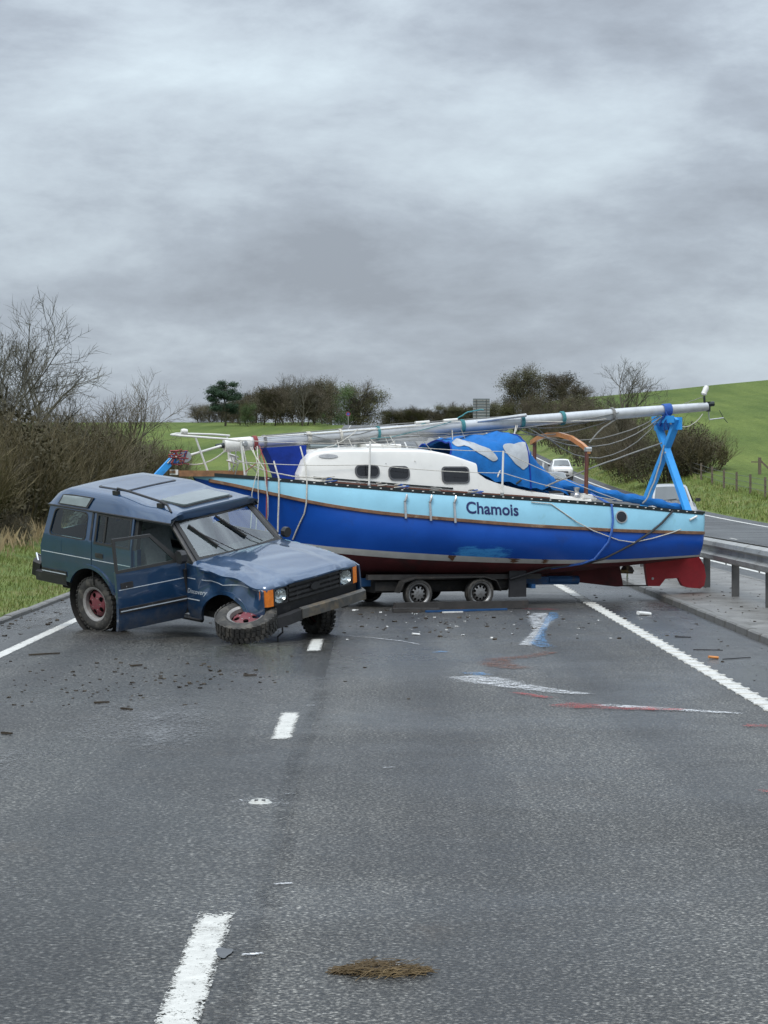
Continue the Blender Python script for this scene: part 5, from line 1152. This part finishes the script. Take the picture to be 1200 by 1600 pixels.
# tangle of halyards hanging off the mast foot
for i, (x_, v_, z_, x2, z2, mt, rad) in enumerate(((.66, -.12, 2.5, .60, 2.08, 'rope_grey', .012), (.80, -.12, 2.52, .78, 1.95, 'rope_white', .012), (.90, -.14, 2.52, 1.02, 1.72, 'rope_white', .011), (.95, -.12, 2.52, .88, 1.70, 'rope_white', .009), (1.02, -.14, 2.53, .80, 1.80, 'rope_white', .010), (1.05, -.14, 2.53, 1.0, 1.55, 'rope_red', .014), (1.22, -.15, 2.5, 1.16, 1.46, 'rope_white', .017), (.72, -.10, 2.48, .98, 2.1, 'rope_grey', .010), (.85, -.1, 2.5, .5, 2.15, 'rope_grey', .010), (1.12, -.12, 2.52, .75, 2.12, 'rope_red', .009), (.58, -.1, 2.45, .56, 2.12, 'rope_grey', .012), (1.0, -.1, 2.5, 1.15, 2.0, 'rope_grey', .010))):
    b0 = -hb(max(.02, x2/L))-.06 if z2 < 1.95 else v_-.2
    a = V((x_, v_, z_)); e_ = V((x2, b0, z2)); mid = a.lerp(e_, .5)+V((0, b0*.35, .05 if z2 < 1.95 else -.05))
    MB().tube(wob([a, a.lerp(mid, .5), mid, mid.lerp(e_, .5), e_]+([e_-V((0, -.02, .25)), e_-V((.02, -.05, .55))] if z2 < 1.95 else []), .012, i), rad*.75, 5).build('hanging_halyard', mt, mast)
MB().tube(wob(sag((.60, -.1, 2.36), (2.0, -.95, 2.05), .12), .006, 4), .010, 5).build('slack_line', 'rope_white', mast)
MB().tube(sag((.5, -.1, 2.45), (-.1, -.05, 2.25), .08), .012, 6).build('slack_line', 'rope_white', mast)

# ------------------------------------------------------------------ mast crutch at the stern
cru = thing('mast_crutch', 'bright blue timber cross crutch holding the mast up at the boat stern', 'crutch', BO, BR_)
f_ = (1, 0, 0)
MB().bar((8.42, -.66, 1.43), (8.34, .30, 3.02), .075, .12, f_).build('leg', 'crutch_blue', cru)
MB().bar((8.28, .70, 1.45), (8.42, -.30, 3.03), .075, .12, f_).build('leg', 'crutch_blue', cru)
MB().bar((8.45, -.36, 2.95), (8.36, .38, 2.95), .04, .21).build('cross_piece', 'crutch_blue', cru)
MB().bar((8.32, -.32, 3.02), (8.28, .32, 3.02), .04, .12).build('cross_piece', 'crutch_blue', cru)

for y_, z_ in ((-.06, 2.46), (-.25, 2.95), (.25, 2.95)): MB().lathe([(0, .02), (.018, .018), (.022, 0)], 8, Matrix.Translation((8.32, y_, z_)) @ Matrix.Rotation(R(180), 4, 'Z')).build('bolt', 'steel', cru)
for k, z_ in enumerate((3.0, 3.05, 2.92)):
    MB().tube([V((8.38+.12*math.cos(q*.7), .16*math.sin(q*.7+k), z_+.10*math.sin(q*.7*2+k))) for q in range(12)], .014, 5).build('lashing', 'rope_blue', cru)

# ------------------------------------------------------------------ ropes and straps over the hull
def over(name, label, mat, pts, rad): tag(MB().tube([Matrix.Rotation(R(22), 3, 'Z') @ V(p)+V(BO) for p in pts], rad, 6).build(name, mat), label, 'rope')
H = lambda u, i, a, off=.02: hull_pt(u/L, i=i, a=a, off=off)
over('side_rope', 'frayed white rope with knot hanging down the bow topsides beside the blue canvas', 'rope_white', [(1.62, -.45, 2.52), (1.60, -.75, 2.2), H(1.58, 0, .0, .03), H(1.56, 0, .5, .02), H(1.53, 1, .05, .04), H(1.50, 1, .3, .02), H(1.42, 1, .55, .02), H(1.36, 1, .75, .02), H(1.3, 1, .95, .02)], .012)
over('lashing_strap', 'blue lashing rope round the boat quarter beside the oval port', 'rope_blue', [(6.62, -.6, 1.78), H(6.70, 0, 0, .03), H(6.70, 0, .6), H(6.66, 1, .02, .04), H(6.6, 1, .4), H(6.4, 1, .98), H(6.2, 2, 1), H(5.7, 3, .5)], .02)
over('ratchet_strap', 'black and red ratchet strap slanting down the boat quarter to the trailer', 'strap_black', [H(7.95, 0, 0, .03), H(7.7, 0, .6), H(7.45, 1, .02, .04), H(7.1, 1, .45), H(6.6, 1, .95), H(6.3, 2, 1), H(5.6, 3, .45), (5.0, -.95, .42)], .018)
over('slack_rope', 'thin pale rope drooping along the boat side aft of the lettering', 'rope_white', [H(5.2, 0, .1), H(5.55, 0, .12), H(6.0, 0, .75), H(6.3, 1, .05, .04), H(6.8, 1, .33), H(7.1, 1, .40), H(7.5, 1, .25), H(7.9, 1, .02, .04), H(8.1, 0, .85)], .009)

# ------------------------------------------------------------------ boat trailer
trl = thing('boat_trailer', 'low blue steel boat trailer with four small wheels under the hull', 'trailer', BO, BR_)
for s_ in (-1, 1):
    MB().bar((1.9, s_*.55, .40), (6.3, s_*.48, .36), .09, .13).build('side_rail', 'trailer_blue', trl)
    MB().tube([(5.9, s_*.48, .37), (6.45, s_*.47, .36)], .075, 10).build('tail_roller', 'trailer_blue', trl)
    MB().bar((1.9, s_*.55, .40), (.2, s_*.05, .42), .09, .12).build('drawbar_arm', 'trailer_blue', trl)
    for u in (3.36, 4.42): make_complete_wheel(trl, (u, s_*1.02, .22), AX(90*s_), .235, .17, .17, 'rim_silver', 'rim_silver', 10, .15, .68, lugs=0)
    mg = MB(); mg.loft([[(u, s_*y, z) for y, z in ((.9, z_), (1.13, z_), (1.13, z_+.02), (.9, z_+.02))] for u, z_ in ((3.02, .24), (3.10, .40), (3.30, .46), (4.48, .46), (4.68, .40), (4.76, .24))]); mg.build('mudguard', 'underbody', trl)
    MB().bar((2.35, s_*.62, .12), (2.38, s_*.64, .62), .05, .05, (1, 0, 0)).build('support_post', 'trailer_blue', trl)
    MB().bar((5.15, s_*.90, .62), (5.15, s_*.90, .13), .30, .04, (0, 1, 0)).build('mud_flap', 'strap_black', trl)
    MB().bar((2.6, s_*.8, .48), (5.6, s_*.8, .45), .10, .08).build('bunk', 'board_dark', trl)
MB().box((3.9, 0, .33), (2.3, 1.55, .20), bev=.03).build('added_light_blocker', 'underbody', trl)  # added box that blocks light, keeps the space under the hull dark
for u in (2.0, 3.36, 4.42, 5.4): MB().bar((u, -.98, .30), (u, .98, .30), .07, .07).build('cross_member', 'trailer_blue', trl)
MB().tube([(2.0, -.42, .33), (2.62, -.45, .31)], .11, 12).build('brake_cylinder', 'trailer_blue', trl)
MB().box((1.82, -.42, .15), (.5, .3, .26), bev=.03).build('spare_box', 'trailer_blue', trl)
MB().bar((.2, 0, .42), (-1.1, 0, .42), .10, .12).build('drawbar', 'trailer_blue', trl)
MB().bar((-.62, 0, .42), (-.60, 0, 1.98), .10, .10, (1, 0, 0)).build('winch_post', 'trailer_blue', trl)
MB().bar((-.72, -.05, 1.92), (-.26, -.08, 2.40), .10, .10).build('winch_arm', 'crutch_blue', trl)
MB().lathe([(0, .09), (.09, .09), (.09, .07), (.05, .06), (.05, -.06), (.09, -.07), (.09, -.09), (0, -.09)], 14, Matrix.Translation((-.14, -.10, 2.36)) @ Matrix.Rotation(R(70), 4, 'Z')).build('winch_drum', 'steel', trl)
for i, mt in enumerate(('rope_red', 'rope_blue', 'rope_red', 'rope_white', 'rope_red')):
    r2 = random.Random(i+40); MB().tube([V((-.25+r2.uniform(-.2, .16), -.14+r2.uniform(-.08, .05), 2.36+r2.uniform(-.14, .12))) for _ in range(9)], .011, 5).build('rope_tangle', mt, trl)
MB().tube([(-.05, -.1, 2.39), (.46, -.04, 2.53)], [.018, .02], 8).build('bottle_screw', 'white_plastic', trl)

# ------------------------------------------------------------------ cars queueing on the opposite carriageway (x forward, y to the left)
def make_car(name, label, paint_, loc, rotz, W=1.74, Ln=4.0, Ht=1.47, bonnet=.98):
    c = thing(name, label, 'car', loc, (0, 0, rotz), 'cars on the opposite carriageway')
    h_ = W/2; f0 = Ln*.5; secs = []
    for x, w, zb, zt in ((f0, .74, .34, .62), (f0-.05, .86, .24, .76), (f0-.22, .95, .20, .86), (f0-.6, .99, .19, .94), (f0-1.05, 1, .19, bonnet+.02), (f0-1.6, 1, .19, bonnet), (0, 1, .19, bonnet-.01), (-f0+.8, 1, .19, bonnet), (-f0+.2, .95, .24, bonnet-.03), (-f0, .86, .36, bonnet-.12)):
        w *= h_; half = [(w*.86, zb), (w*.97, zb+.10), (w, zb+(zt-zb)*.45), (w*.985, zt-.13), (w*.93, zt-.05), (w*.80, zt), (w*.4, zt+.025)]
        secs.append([(x, -a, b) for a, b in half]+[(x, 0, zt+.03)]+[(x, a, b) for a, b in half[::-1]])
    MB().loft(secs).build('body', paint_, c, 35)
    xs = [f0-1.0, f0-1.72, f0-2.2, -f0+1.1, -f0+.35]; rings = []
    for x, w, z in ((f0-.98, .84, bonnet-.02), (f0-1.66, .70, Ht-.07), (f0-1.95, .66, Ht), (-f0+1.2, .64, Ht-.01), (-f0+.75, .64, Ht-.09), (-f0+.25, .80, bonnet-.05)): rings.append((x, w*h_/.87*.87, z))
    rr = [[(x, -w*1.0, z-.0), (x, -w*.6, z+.03), (x, 0, z+.04), (x, w*.6, z+.03), (x, w, z)] for x, w, z in rings]
    g_ = MB().grid(rr)
    for s_ in (-1, 1):                      # cabin sides down to the belt
        top = [V((x, s_*w, z)) for x, w, z in rings]; low = [V((x+(.0), s_*h_*.93, bonnet-.04)) for x, w, z in rings]; low[1].x = rings[1][0]; g_.grid([top, low] if s_ > 0 else [low, top])
    g_.build('cabin', paint_, c, 35)
    def wsc(y, t, d): x0, w0, z0 = rings[0]; x1, w1, z1 = rings[1]; k = y/.9; return V((x0+(x1-x0)*t+.02-d*.6, k*(w0+(w1-w0)*t)*.97, z0+(z1-z0)*t+.035*(1-abs(k)**2)+.012-d*.7))
    MB().panel([(-.84, .08), (.84, .08), (.80, .93), (-.80, .93)], [], .3, .006, wsc).build('windscreen', 'glass_car', c)
    for s_ in (-1, 1):
        m = MB(); m.add([V((f0-1.22, s_*(h_*.925+.006), bonnet+.01)), V((f0-1.72, s_*(h_*.745+.008), Ht-.12)), V((-f0+1.15, s_*(h_*.70+.008), Ht-.12)), V((-f0+.65, s_*(h_*.925+.006), bonnet+.01))], [(0, 1, 2, 3)]); m.build('side_window', 'glass_car', c, 0)
        hl = MB(); hl.loft([[(f0-.06-q*.42*.5, s_*h_*(.58+.20*q), .60), (f0-.02-q*.42*.5, s_*h_*(.58+.20*q), .62), (f0-.10-q*.42*.5, s_*h_*(.58+.18*q), .76), (f0-.16-q*.42*.5, s_*h_*(.58+.18*q), .76)] for q in (0, .5, 1, 1.6)]); hl.build('headlamp', 'lamp_reflector', c, 30)
        MB().box((f0-1.25, s_*(h_+.10), bonnet+.08), (.10, .20, .14), bev=.04).build('door_mirror', 'trim_black', c)
        for x in (f0-.82, -f0+.75): make_complete_wheel(c, (x, s_*(h_-.10), .31), AX(90*s_), .31, .2, .19, 'rim_silver', 'rim_silver', 5, .2, .6, lugs=0)
    MB().panel(rrect(-.42*h_/.87, .42*h_/.87, .48, .60, .03), [], .2, .02, lambda y, z, d: V((f0+.015-d, y, z))).build('grille', 'trim_black', c)
    MB().panel(rrect(-.5*h_/.87, .5*h_/.87, .27, .37, .03), [], .2, .02, lambda y, z, d: V((f0-.005-d, y, z))).build('lower_grille', 'trim_black', c)
    MB().box((f0+.02, 0, .43), (.012, .52, .11)).build('number_plate', 'plate_white', c)
    for y0 in (-.35, .2): MB().bar(wsc(y0, .04, -.02), wsc(y0+.55, .12, -.02), .02, .02).build('wiper', 'trim_black', c)
    MB().tube([(-f0+1.2, 0, Ht+.02), (-f0+1.1, 0, Ht+.20)], .008, 5).build('aerial', 'trim_black', c)
    return c
make_car('hatchback_car', 'silver grey hatchback on the opposite carriageway behind the boat stern', 'paint_silver', (11.45, 88, rz(88)), R(-90), W=1.85, Ht=1.72, bonnet=1.06)
make_car('hatchback_car', 'small white hatchback farthest up the opposite carriageway', 'paint_white', (14.1, 172, rz(172)), R(-90), W=1.70, Ht=1.52)
make_car('hatchback_car', 'grey car mostly hidden behind the blue cover, in front of the white hatchback', 'paint_grey', (11.1, 140, rz(140)), R(-90), W=1.76)

# ------------------------------------------------------------------ marks on the road
def scrape(name, mat, path, z=.008):
    """path of (x, y, width); ragged paint smear laid on the stones"""
    pts = []
    for i in range(len(path)-1):
        for k in range(6): pts.append([path[i][j]+(path[i+1][j]-path[i][j])*k/6 for j in range(3)])
    pts.append(list(path[-1])); rows = []
    for i, (x, y, w) in enumerate(pts):
        a, b = pts[max(0, i-1)], pts[min(len(pts)-1, i+1)]; d = V((b[0]-a[0], b[1]-a[1])).normalized(); n_ = V((-d.y, d.x))
        rows.append([(x+n_.x*w*q, y+n_.y*w*q) for q in (-.5, -.25, 0, .25, .5)])
    return struct(paint(name, rows, mat, z))
scrape('paint_scrape', 'scrape_white', [(2.45, 33.9, .25), (2.38, 32.6, .55), (2.28, 31.2, .40), (2.12, 29.6, .20), (1.95, 28.2, .26), (1.77, 27.0, .22)])
scrape('paint_scrape', 'scrape_blue', [(2.68, 34.0, .15), (2.55, 32.6, .30), (2.35, 31.2, .12), (2.1, 28.8, .18), (1.98, 27.4, .35), (2.05, 26.7, .3)], .012)
scrape('paint_scrape', 'scrape_red', [(2.2, 34.8, .2), (2.9, 34.6, .3)], .010)
scrape('paint_scrape', 'scrape_white', [(.86, 22.9, .5), (1.05, 22.5, .8), (1.35, 21.8, .55), (1.65, 21.3, .40), (1.98, 20.9, .25)])
scrape('paint_scrape', 'scrape_blue', [(.95, 23.3, .35), (1.12, 22.9, .35)], .012)
scrape('paint_scrape', 'scrape_red', [(1.25, 21.2, .14), (1.62, 20.5, .22)], .010)
scrape('paint_scrape', 'scrape_red', [(1.58, 20.0, .5), (1.85, 19.8, .55), (2.1, 19.6, .25), (2.35, 19.6, .42), (2.7, 19.5, .15)], .012)
scrape('paint_scrape', 'scrape_white', [(1.95, 19.95, .3), (2.2, 19.8, .35), (2.5, 19.6, .30), (2.8, 19.4, .25), (3.14, 19.2, .12)])
scrape('rust_smear', 'scrape_rust', [(2.08, 26.2, .3), (1.75, 25.5, .4), (1.35, 25.0, .5), (1.30, 24.3, .6), (1.60, 23.7, .4)])
scrape('paint_scrape', 'scrape_red', [(2.95, 18.3, .25), (3.3, 18.2, .35)], .010)
scrape('paint_scrape', 'scrape_red', [(2.45, 14.5, .10), (2.56, 14.3, .16)], .010)
scrape('paint_scrape', 'scrape_blue', [(.66, 26.1, .3), (.82, 26.0, .4)], .010)
for x, y in ((-.55, 14.3), (-.46, 11.1), (-.52, 9.45), (.09, 15.6), (-.58, 19.9)): scrape('surface_scratch', 'scrape_white', [(x-.05, y, .05), (x, y+.01, .06), (x+.05, y+.03, .04)], .008)
m, nt, b = nodes('seam_tar'); b.inputs['Base Color'].default_value = (.018, .018, .018, 1); b.inputs['Roughness'].default_value = .55
a_ = noise_n(nt, 3, 6, .7); s2 = noise_n(nt, 60, 3, .6); mm = N(nt, 'ShaderNodeMath', operation='MULTIPLY'); nt.links.new(a_.outputs['Fac'], mm.inputs[0]); nt.links.new(s2.outputs['Fac'], mm.inputs[1]); r_ = ramp(nt, mm.outputs[0], [(.20, (0, 0, 0)), (.38, (.45, .45, .45))])
uv = N(nt, 'ShaderNodeUVMap'); sx = N(nt, 'ShaderNodeSeparateXYZ'); nt.links.new(uv.outputs[0], sx.inputs[0]); ur = N(nt, 'ShaderNodeMapRange', {'From Min': .06, 'From Max': .46}); nt.links.new(sx.outputs[0], ur.inputs[0])
m2 = N(nt, 'ShaderNodeMath', operation='MULTIPLY'); nt.links.new(ur.outputs[0], m2.inputs[0]); nt.links.new(r_.outputs[0], m2.inputs[1]); nt.links.new(m2.outputs[0], b.inputs['Alpha'])
struct(paint('lane_seam', [[(-.54+q+.025*math.sin(y*.7), y) for q in (-.09, -.04, 0, .04, .09)] for y in [5+.8*k for k in range(75)]], 'seam_tar', .004))
pd = MB(); n_ = 22; pd.add([(-.645+.035*math.cos(k*6.283/n_)*(1+.25*math.sin(k*.9)), 9.5+.10*math.sin(k*6.283/n_)*(1+.3*math.cos(k*.7)), .007) for k in range(n_)], [tuple(range(n_))]); struct(pd.build('puddle', 'puddle_water', None, 0))

scrape('paint_scrape', 'scrape_white', [(-.45, 28.9, .05), (-.1, 28.5, .07), (.3, 27.9, .06), (.55, 27.2, .05)])
def film(cx, cy, rx, ry):
    """thin film of water, sky sheen painted in as grey base colour, ragged outline"""
    m = MB(); m.uv = []; n_ = 12
    m.grid([[(cx+rx*(2*j/n_-1), cy+ry*(2*i/n_-1), .0065) for j in range(n_+1)] for i in range(n_+1)])
    for i in range(n_+1):
        for j in range(n_+1): m.uv.append((max(-.3, .42*(1-((2*j/n_-1)**2+(2*i/n_-1)**2)*1.15)), 0))
    struct(m.build('painted_wet_sheen', 'painted_wet_sheen', smooth=180))
for q in ((-1.85, 18.6, .9, 2.6), (4.25, 33, .42, 8), (-4.8, 34, .3, 7), (-3.0, 15.5, .7, 1.8)): film(*q)

# ------------------------------------------------------------------ small things lying about
st = thing('road_stud', 'round white reflecting road stud set in the carriageway beside the lane line', 'road stud', (-.72, 13.95, .0))
st.scale = (1, 1, .6)
MB().lathe([(0, .024), (.04, .022), (.06, .014), (.072, .004), (.08, -.01)], 24, Matrix.Rotation(R(-90), 4, 'Y')).build('casting', 'stud_white', st, 50)
MB().lathe([(.038, .024), (.046, .032), (.056, .028), (.062, .012)], 24, Matrix.Rotation(R(-90), 4, 'Y')).build('rubber_ring', 'stud_white', st, 50)
for s_ in (-.022, .022): MB().box((s_, -.035, .032), (.022, .03, .02), bev=.006).build('reflector', 'stud_iron', st)
sl = MB(); sl.add([(.17*math.cos(k*.314)*(1+.18*math.sin(k*2.1)), .22*math.sin(k*.314)*(1+.2*math.cos(k*3.3)), .007) for k in range(20)], [tuple(range(20))]); sl.uv = [(.22, 0)]*20; sl.build('pale_patch', 'scrape_white', st, 0)  # pale ragged patch on the road round the stud
tf = thing('grass_tuft', 'small torn clump of dead grass and mud lying on the bare road', 'debris', (.02, 9.12, .004))
rnd = random.Random(8); m = MB()
for k in range(420):
    u = rnd.uniform(-.185, .185); w_ = .045*(1-(u/.2)**2)+.008; p = V((u, rnd.gauss(0, w_), rnd.uniform(.0, .035)*(1-(u/.2)**2))); a = rnd.gauss(0, .9); l = rnd.uniform(.02, .06); d = V((math.cos(a)*l, math.sin(a)*l*.6, rnd.uniform(-.008, .016)))
    if p.z+d.z < .002: d.z = 0
    m.tube([p-d, p+V((0, 0, .004)), p+d], .0016, 3, False)
m.build('blades', 'straw', tf, 0)
m = MB(); m.loft([[V((u, (.03*(1-(u/.19)**2)+.004)*math.cos(q*.9)*(1+.3*math.sin(u*90+q)), max(0, (.022*(1-(u/.19)**2)+.003)*math.sin(q*.9)))) for q in range(7)] for u in [-.18+.03*k for k in range(13)]]); m.build('mud', 'mud_clod', tf, 0)
def clods(name, mat, n, area, smin, smax, seed, gauss=None):
    rnd = random.Random(seed); m = MB()
    for _ in range(n):
        if gauss: x, y = rnd.gauss(gauss[0], gauss[1]), rnd.gauss(gauss[2], gauss[3])
        else: x, y = rnd.uniform(*area[:2]), rnd.uniform(*area[2:])
        s_ = smin+(smax-smin)*rnd.random()**3; z0 = rz(y)+(.092 if 4.9 < x < 7.2 else 0)
        P = [(x+s_*math.cos(a*1.2566+q)*rnd.uniform(.6, 1.2), y+s_*math.sin(a*1.2566+q)*rnd.uniform(.6, 1.2), z0+(s_*.55*rnd.uniform(.5, 1.1) if q else .001)) for q in (0, .6) for a in range(5)]
        if 4.7 < x < 4.92: continue
        m.add(P, [(5, 6, 7, 8, 9)]+[(a, (a+1) % 5, 5+(a+1) % 5, 5+a) for a in range(5)])
    o = m.build(name, mat, None, 0); o['kind'] = 'stuff'; o['category'] = 'debris'; return o
clods('mud_crumbs', 'mud_clod', 330, None,   .006, .026, 1, (-2.3, .9, 22.6, 1.6))['label'] = 'dark crumbs of mud scattered on the road before the blue car'
clods('reserve_grit', 'mud_clod', 420, (3.7, 7.1, 22, 46), .006, .028, 2)['label'] = 'grit and mud crumbs along the central reserve kerb'
clods('wreck_crumbs', 'mud_clod', 200, None, .008, .04, 3, (.9, 1.3, 31.5, 1.6))['label'] = 'dark wreck crumbs scattered before the trailer'
clods('pale_fragments', 'litter_white', 60, None, .008, .03, 4, (1.3, 1.2, 31.8, 1.8))['label'] = 'pale paint fragments scattered before the trailer'
clods('verge_dirt', 'mud_clod', 240, (-5.2, -4.5, 26, 50), .008, .04, 5)['label'] = 'dirt washed along the verge kerb'
def lie(name, label, mat, a, b, w, t, cat='stick', z=.012):
    a, b = V((a[0], a[1], z+t/2-.008)), V((b[0], b[1], z+t/2-.008)); mid = a.lerp(b, .5)
    o = MB(); d = b-a; o.bar(-d/2, d*.1+V((.0, .012, 0)), w, t); o.bar(d*.08+V((.0, .012, 0)), d/2, w*.8, t*.9); q = o.build(name, mat); q.location = mid; return tag(q, label, cat)
for i, (a, b, w, lab) in enumerate((((-3.95, 25.6), (-3.64, 25.85), .03, 'longest dark stick lying alone on the road near the verge line'), ((-2.52, 20.1), (-2.39, 20.15), .03, 'short dark stick at the edge of the scattered mud crumbs'), ((-2.63, 24.1), (-2.52, 24.2), .03, 'dark twig on the road just ahead of the open car door'), ((-2.22, 19.6), (-2.12, 19.5), .03, 'bent dark twig beyond the mud crumbs toward the lane line'), ((-2.95, 17.7), (-2.86, 17.65), .025, 'small dark splinter alone on the wet slow lane'), ((-1.35, 22.9), (-1.22, 22.95), .02, 'thin twig between the mud crumbs and the lane dash'))):
    lie('stick', lab, 'mud_clod', a, b, w, .016)
lie('wire_offcut', 'dark bent wire offcut on the wet strip beside the reserve kerb', 'strap_black', (3.72, 26.4), (4.05, 26.3), .012, .012)
lie('wire_offcut', 'long thin dark wire offcut next to the orange litter', 'strap_black', (3.85, 25.0), (4.2, 25.25), .01, .01)
lie('wire_offcut', 'black looped scrap on the wet strip near the kerb', 'strap_black', (3.80, 28.6), (3.98, 28.5), .05, .012)
tag(MB().box((3.76, 25.1, .022), (.11, .05, .03), Euler((0, .1, .2)), bev=.01).build('litter', 'litter_orange'), 'small orange plastic scrap on the wet strip by the kerb', 'litter')
tag(MB().box((3.95, 33.2, .03), (.2, .10, .05), Euler((.1, .1, .4)), bev=.015).build('litter', 'litter_white'), 'crumpled white scrap on the wet strip beneath the boat stern', 'litter')
tag(MB().box((.51, 28.95, .018), (.10, .05, .02), Euler((.1, .1, .3)), bev=.006).build('litter', 'litter_white'), 'white plastic flake on the road ahead of the trailer wheels', 'litter')
lie('trailer_board', 'long dark bent board lying on the road against the trailer wheels', 'board_dark', (.28, 34.2), (2.35, 35.0), .10, .13, 'board')
lie('board_strip', 'rusty dark plank end lying before the first trailer wheel', 'board_dark', (.25, 33.95), (.95, 34.05), .14, .06, 'board')
lie('board_strip', 'thin blue and white trim strip lying before the trailer board', 'trailer_blue', (.75, 33.9), (2.0, 34.5), .06, .03, 'board')
lie('board_strip', 'narrow white strip lying beside the blue trim strip', 'litter_white', (1.0, 33.75), (1.3, 33.9), .05, .02, 'board')
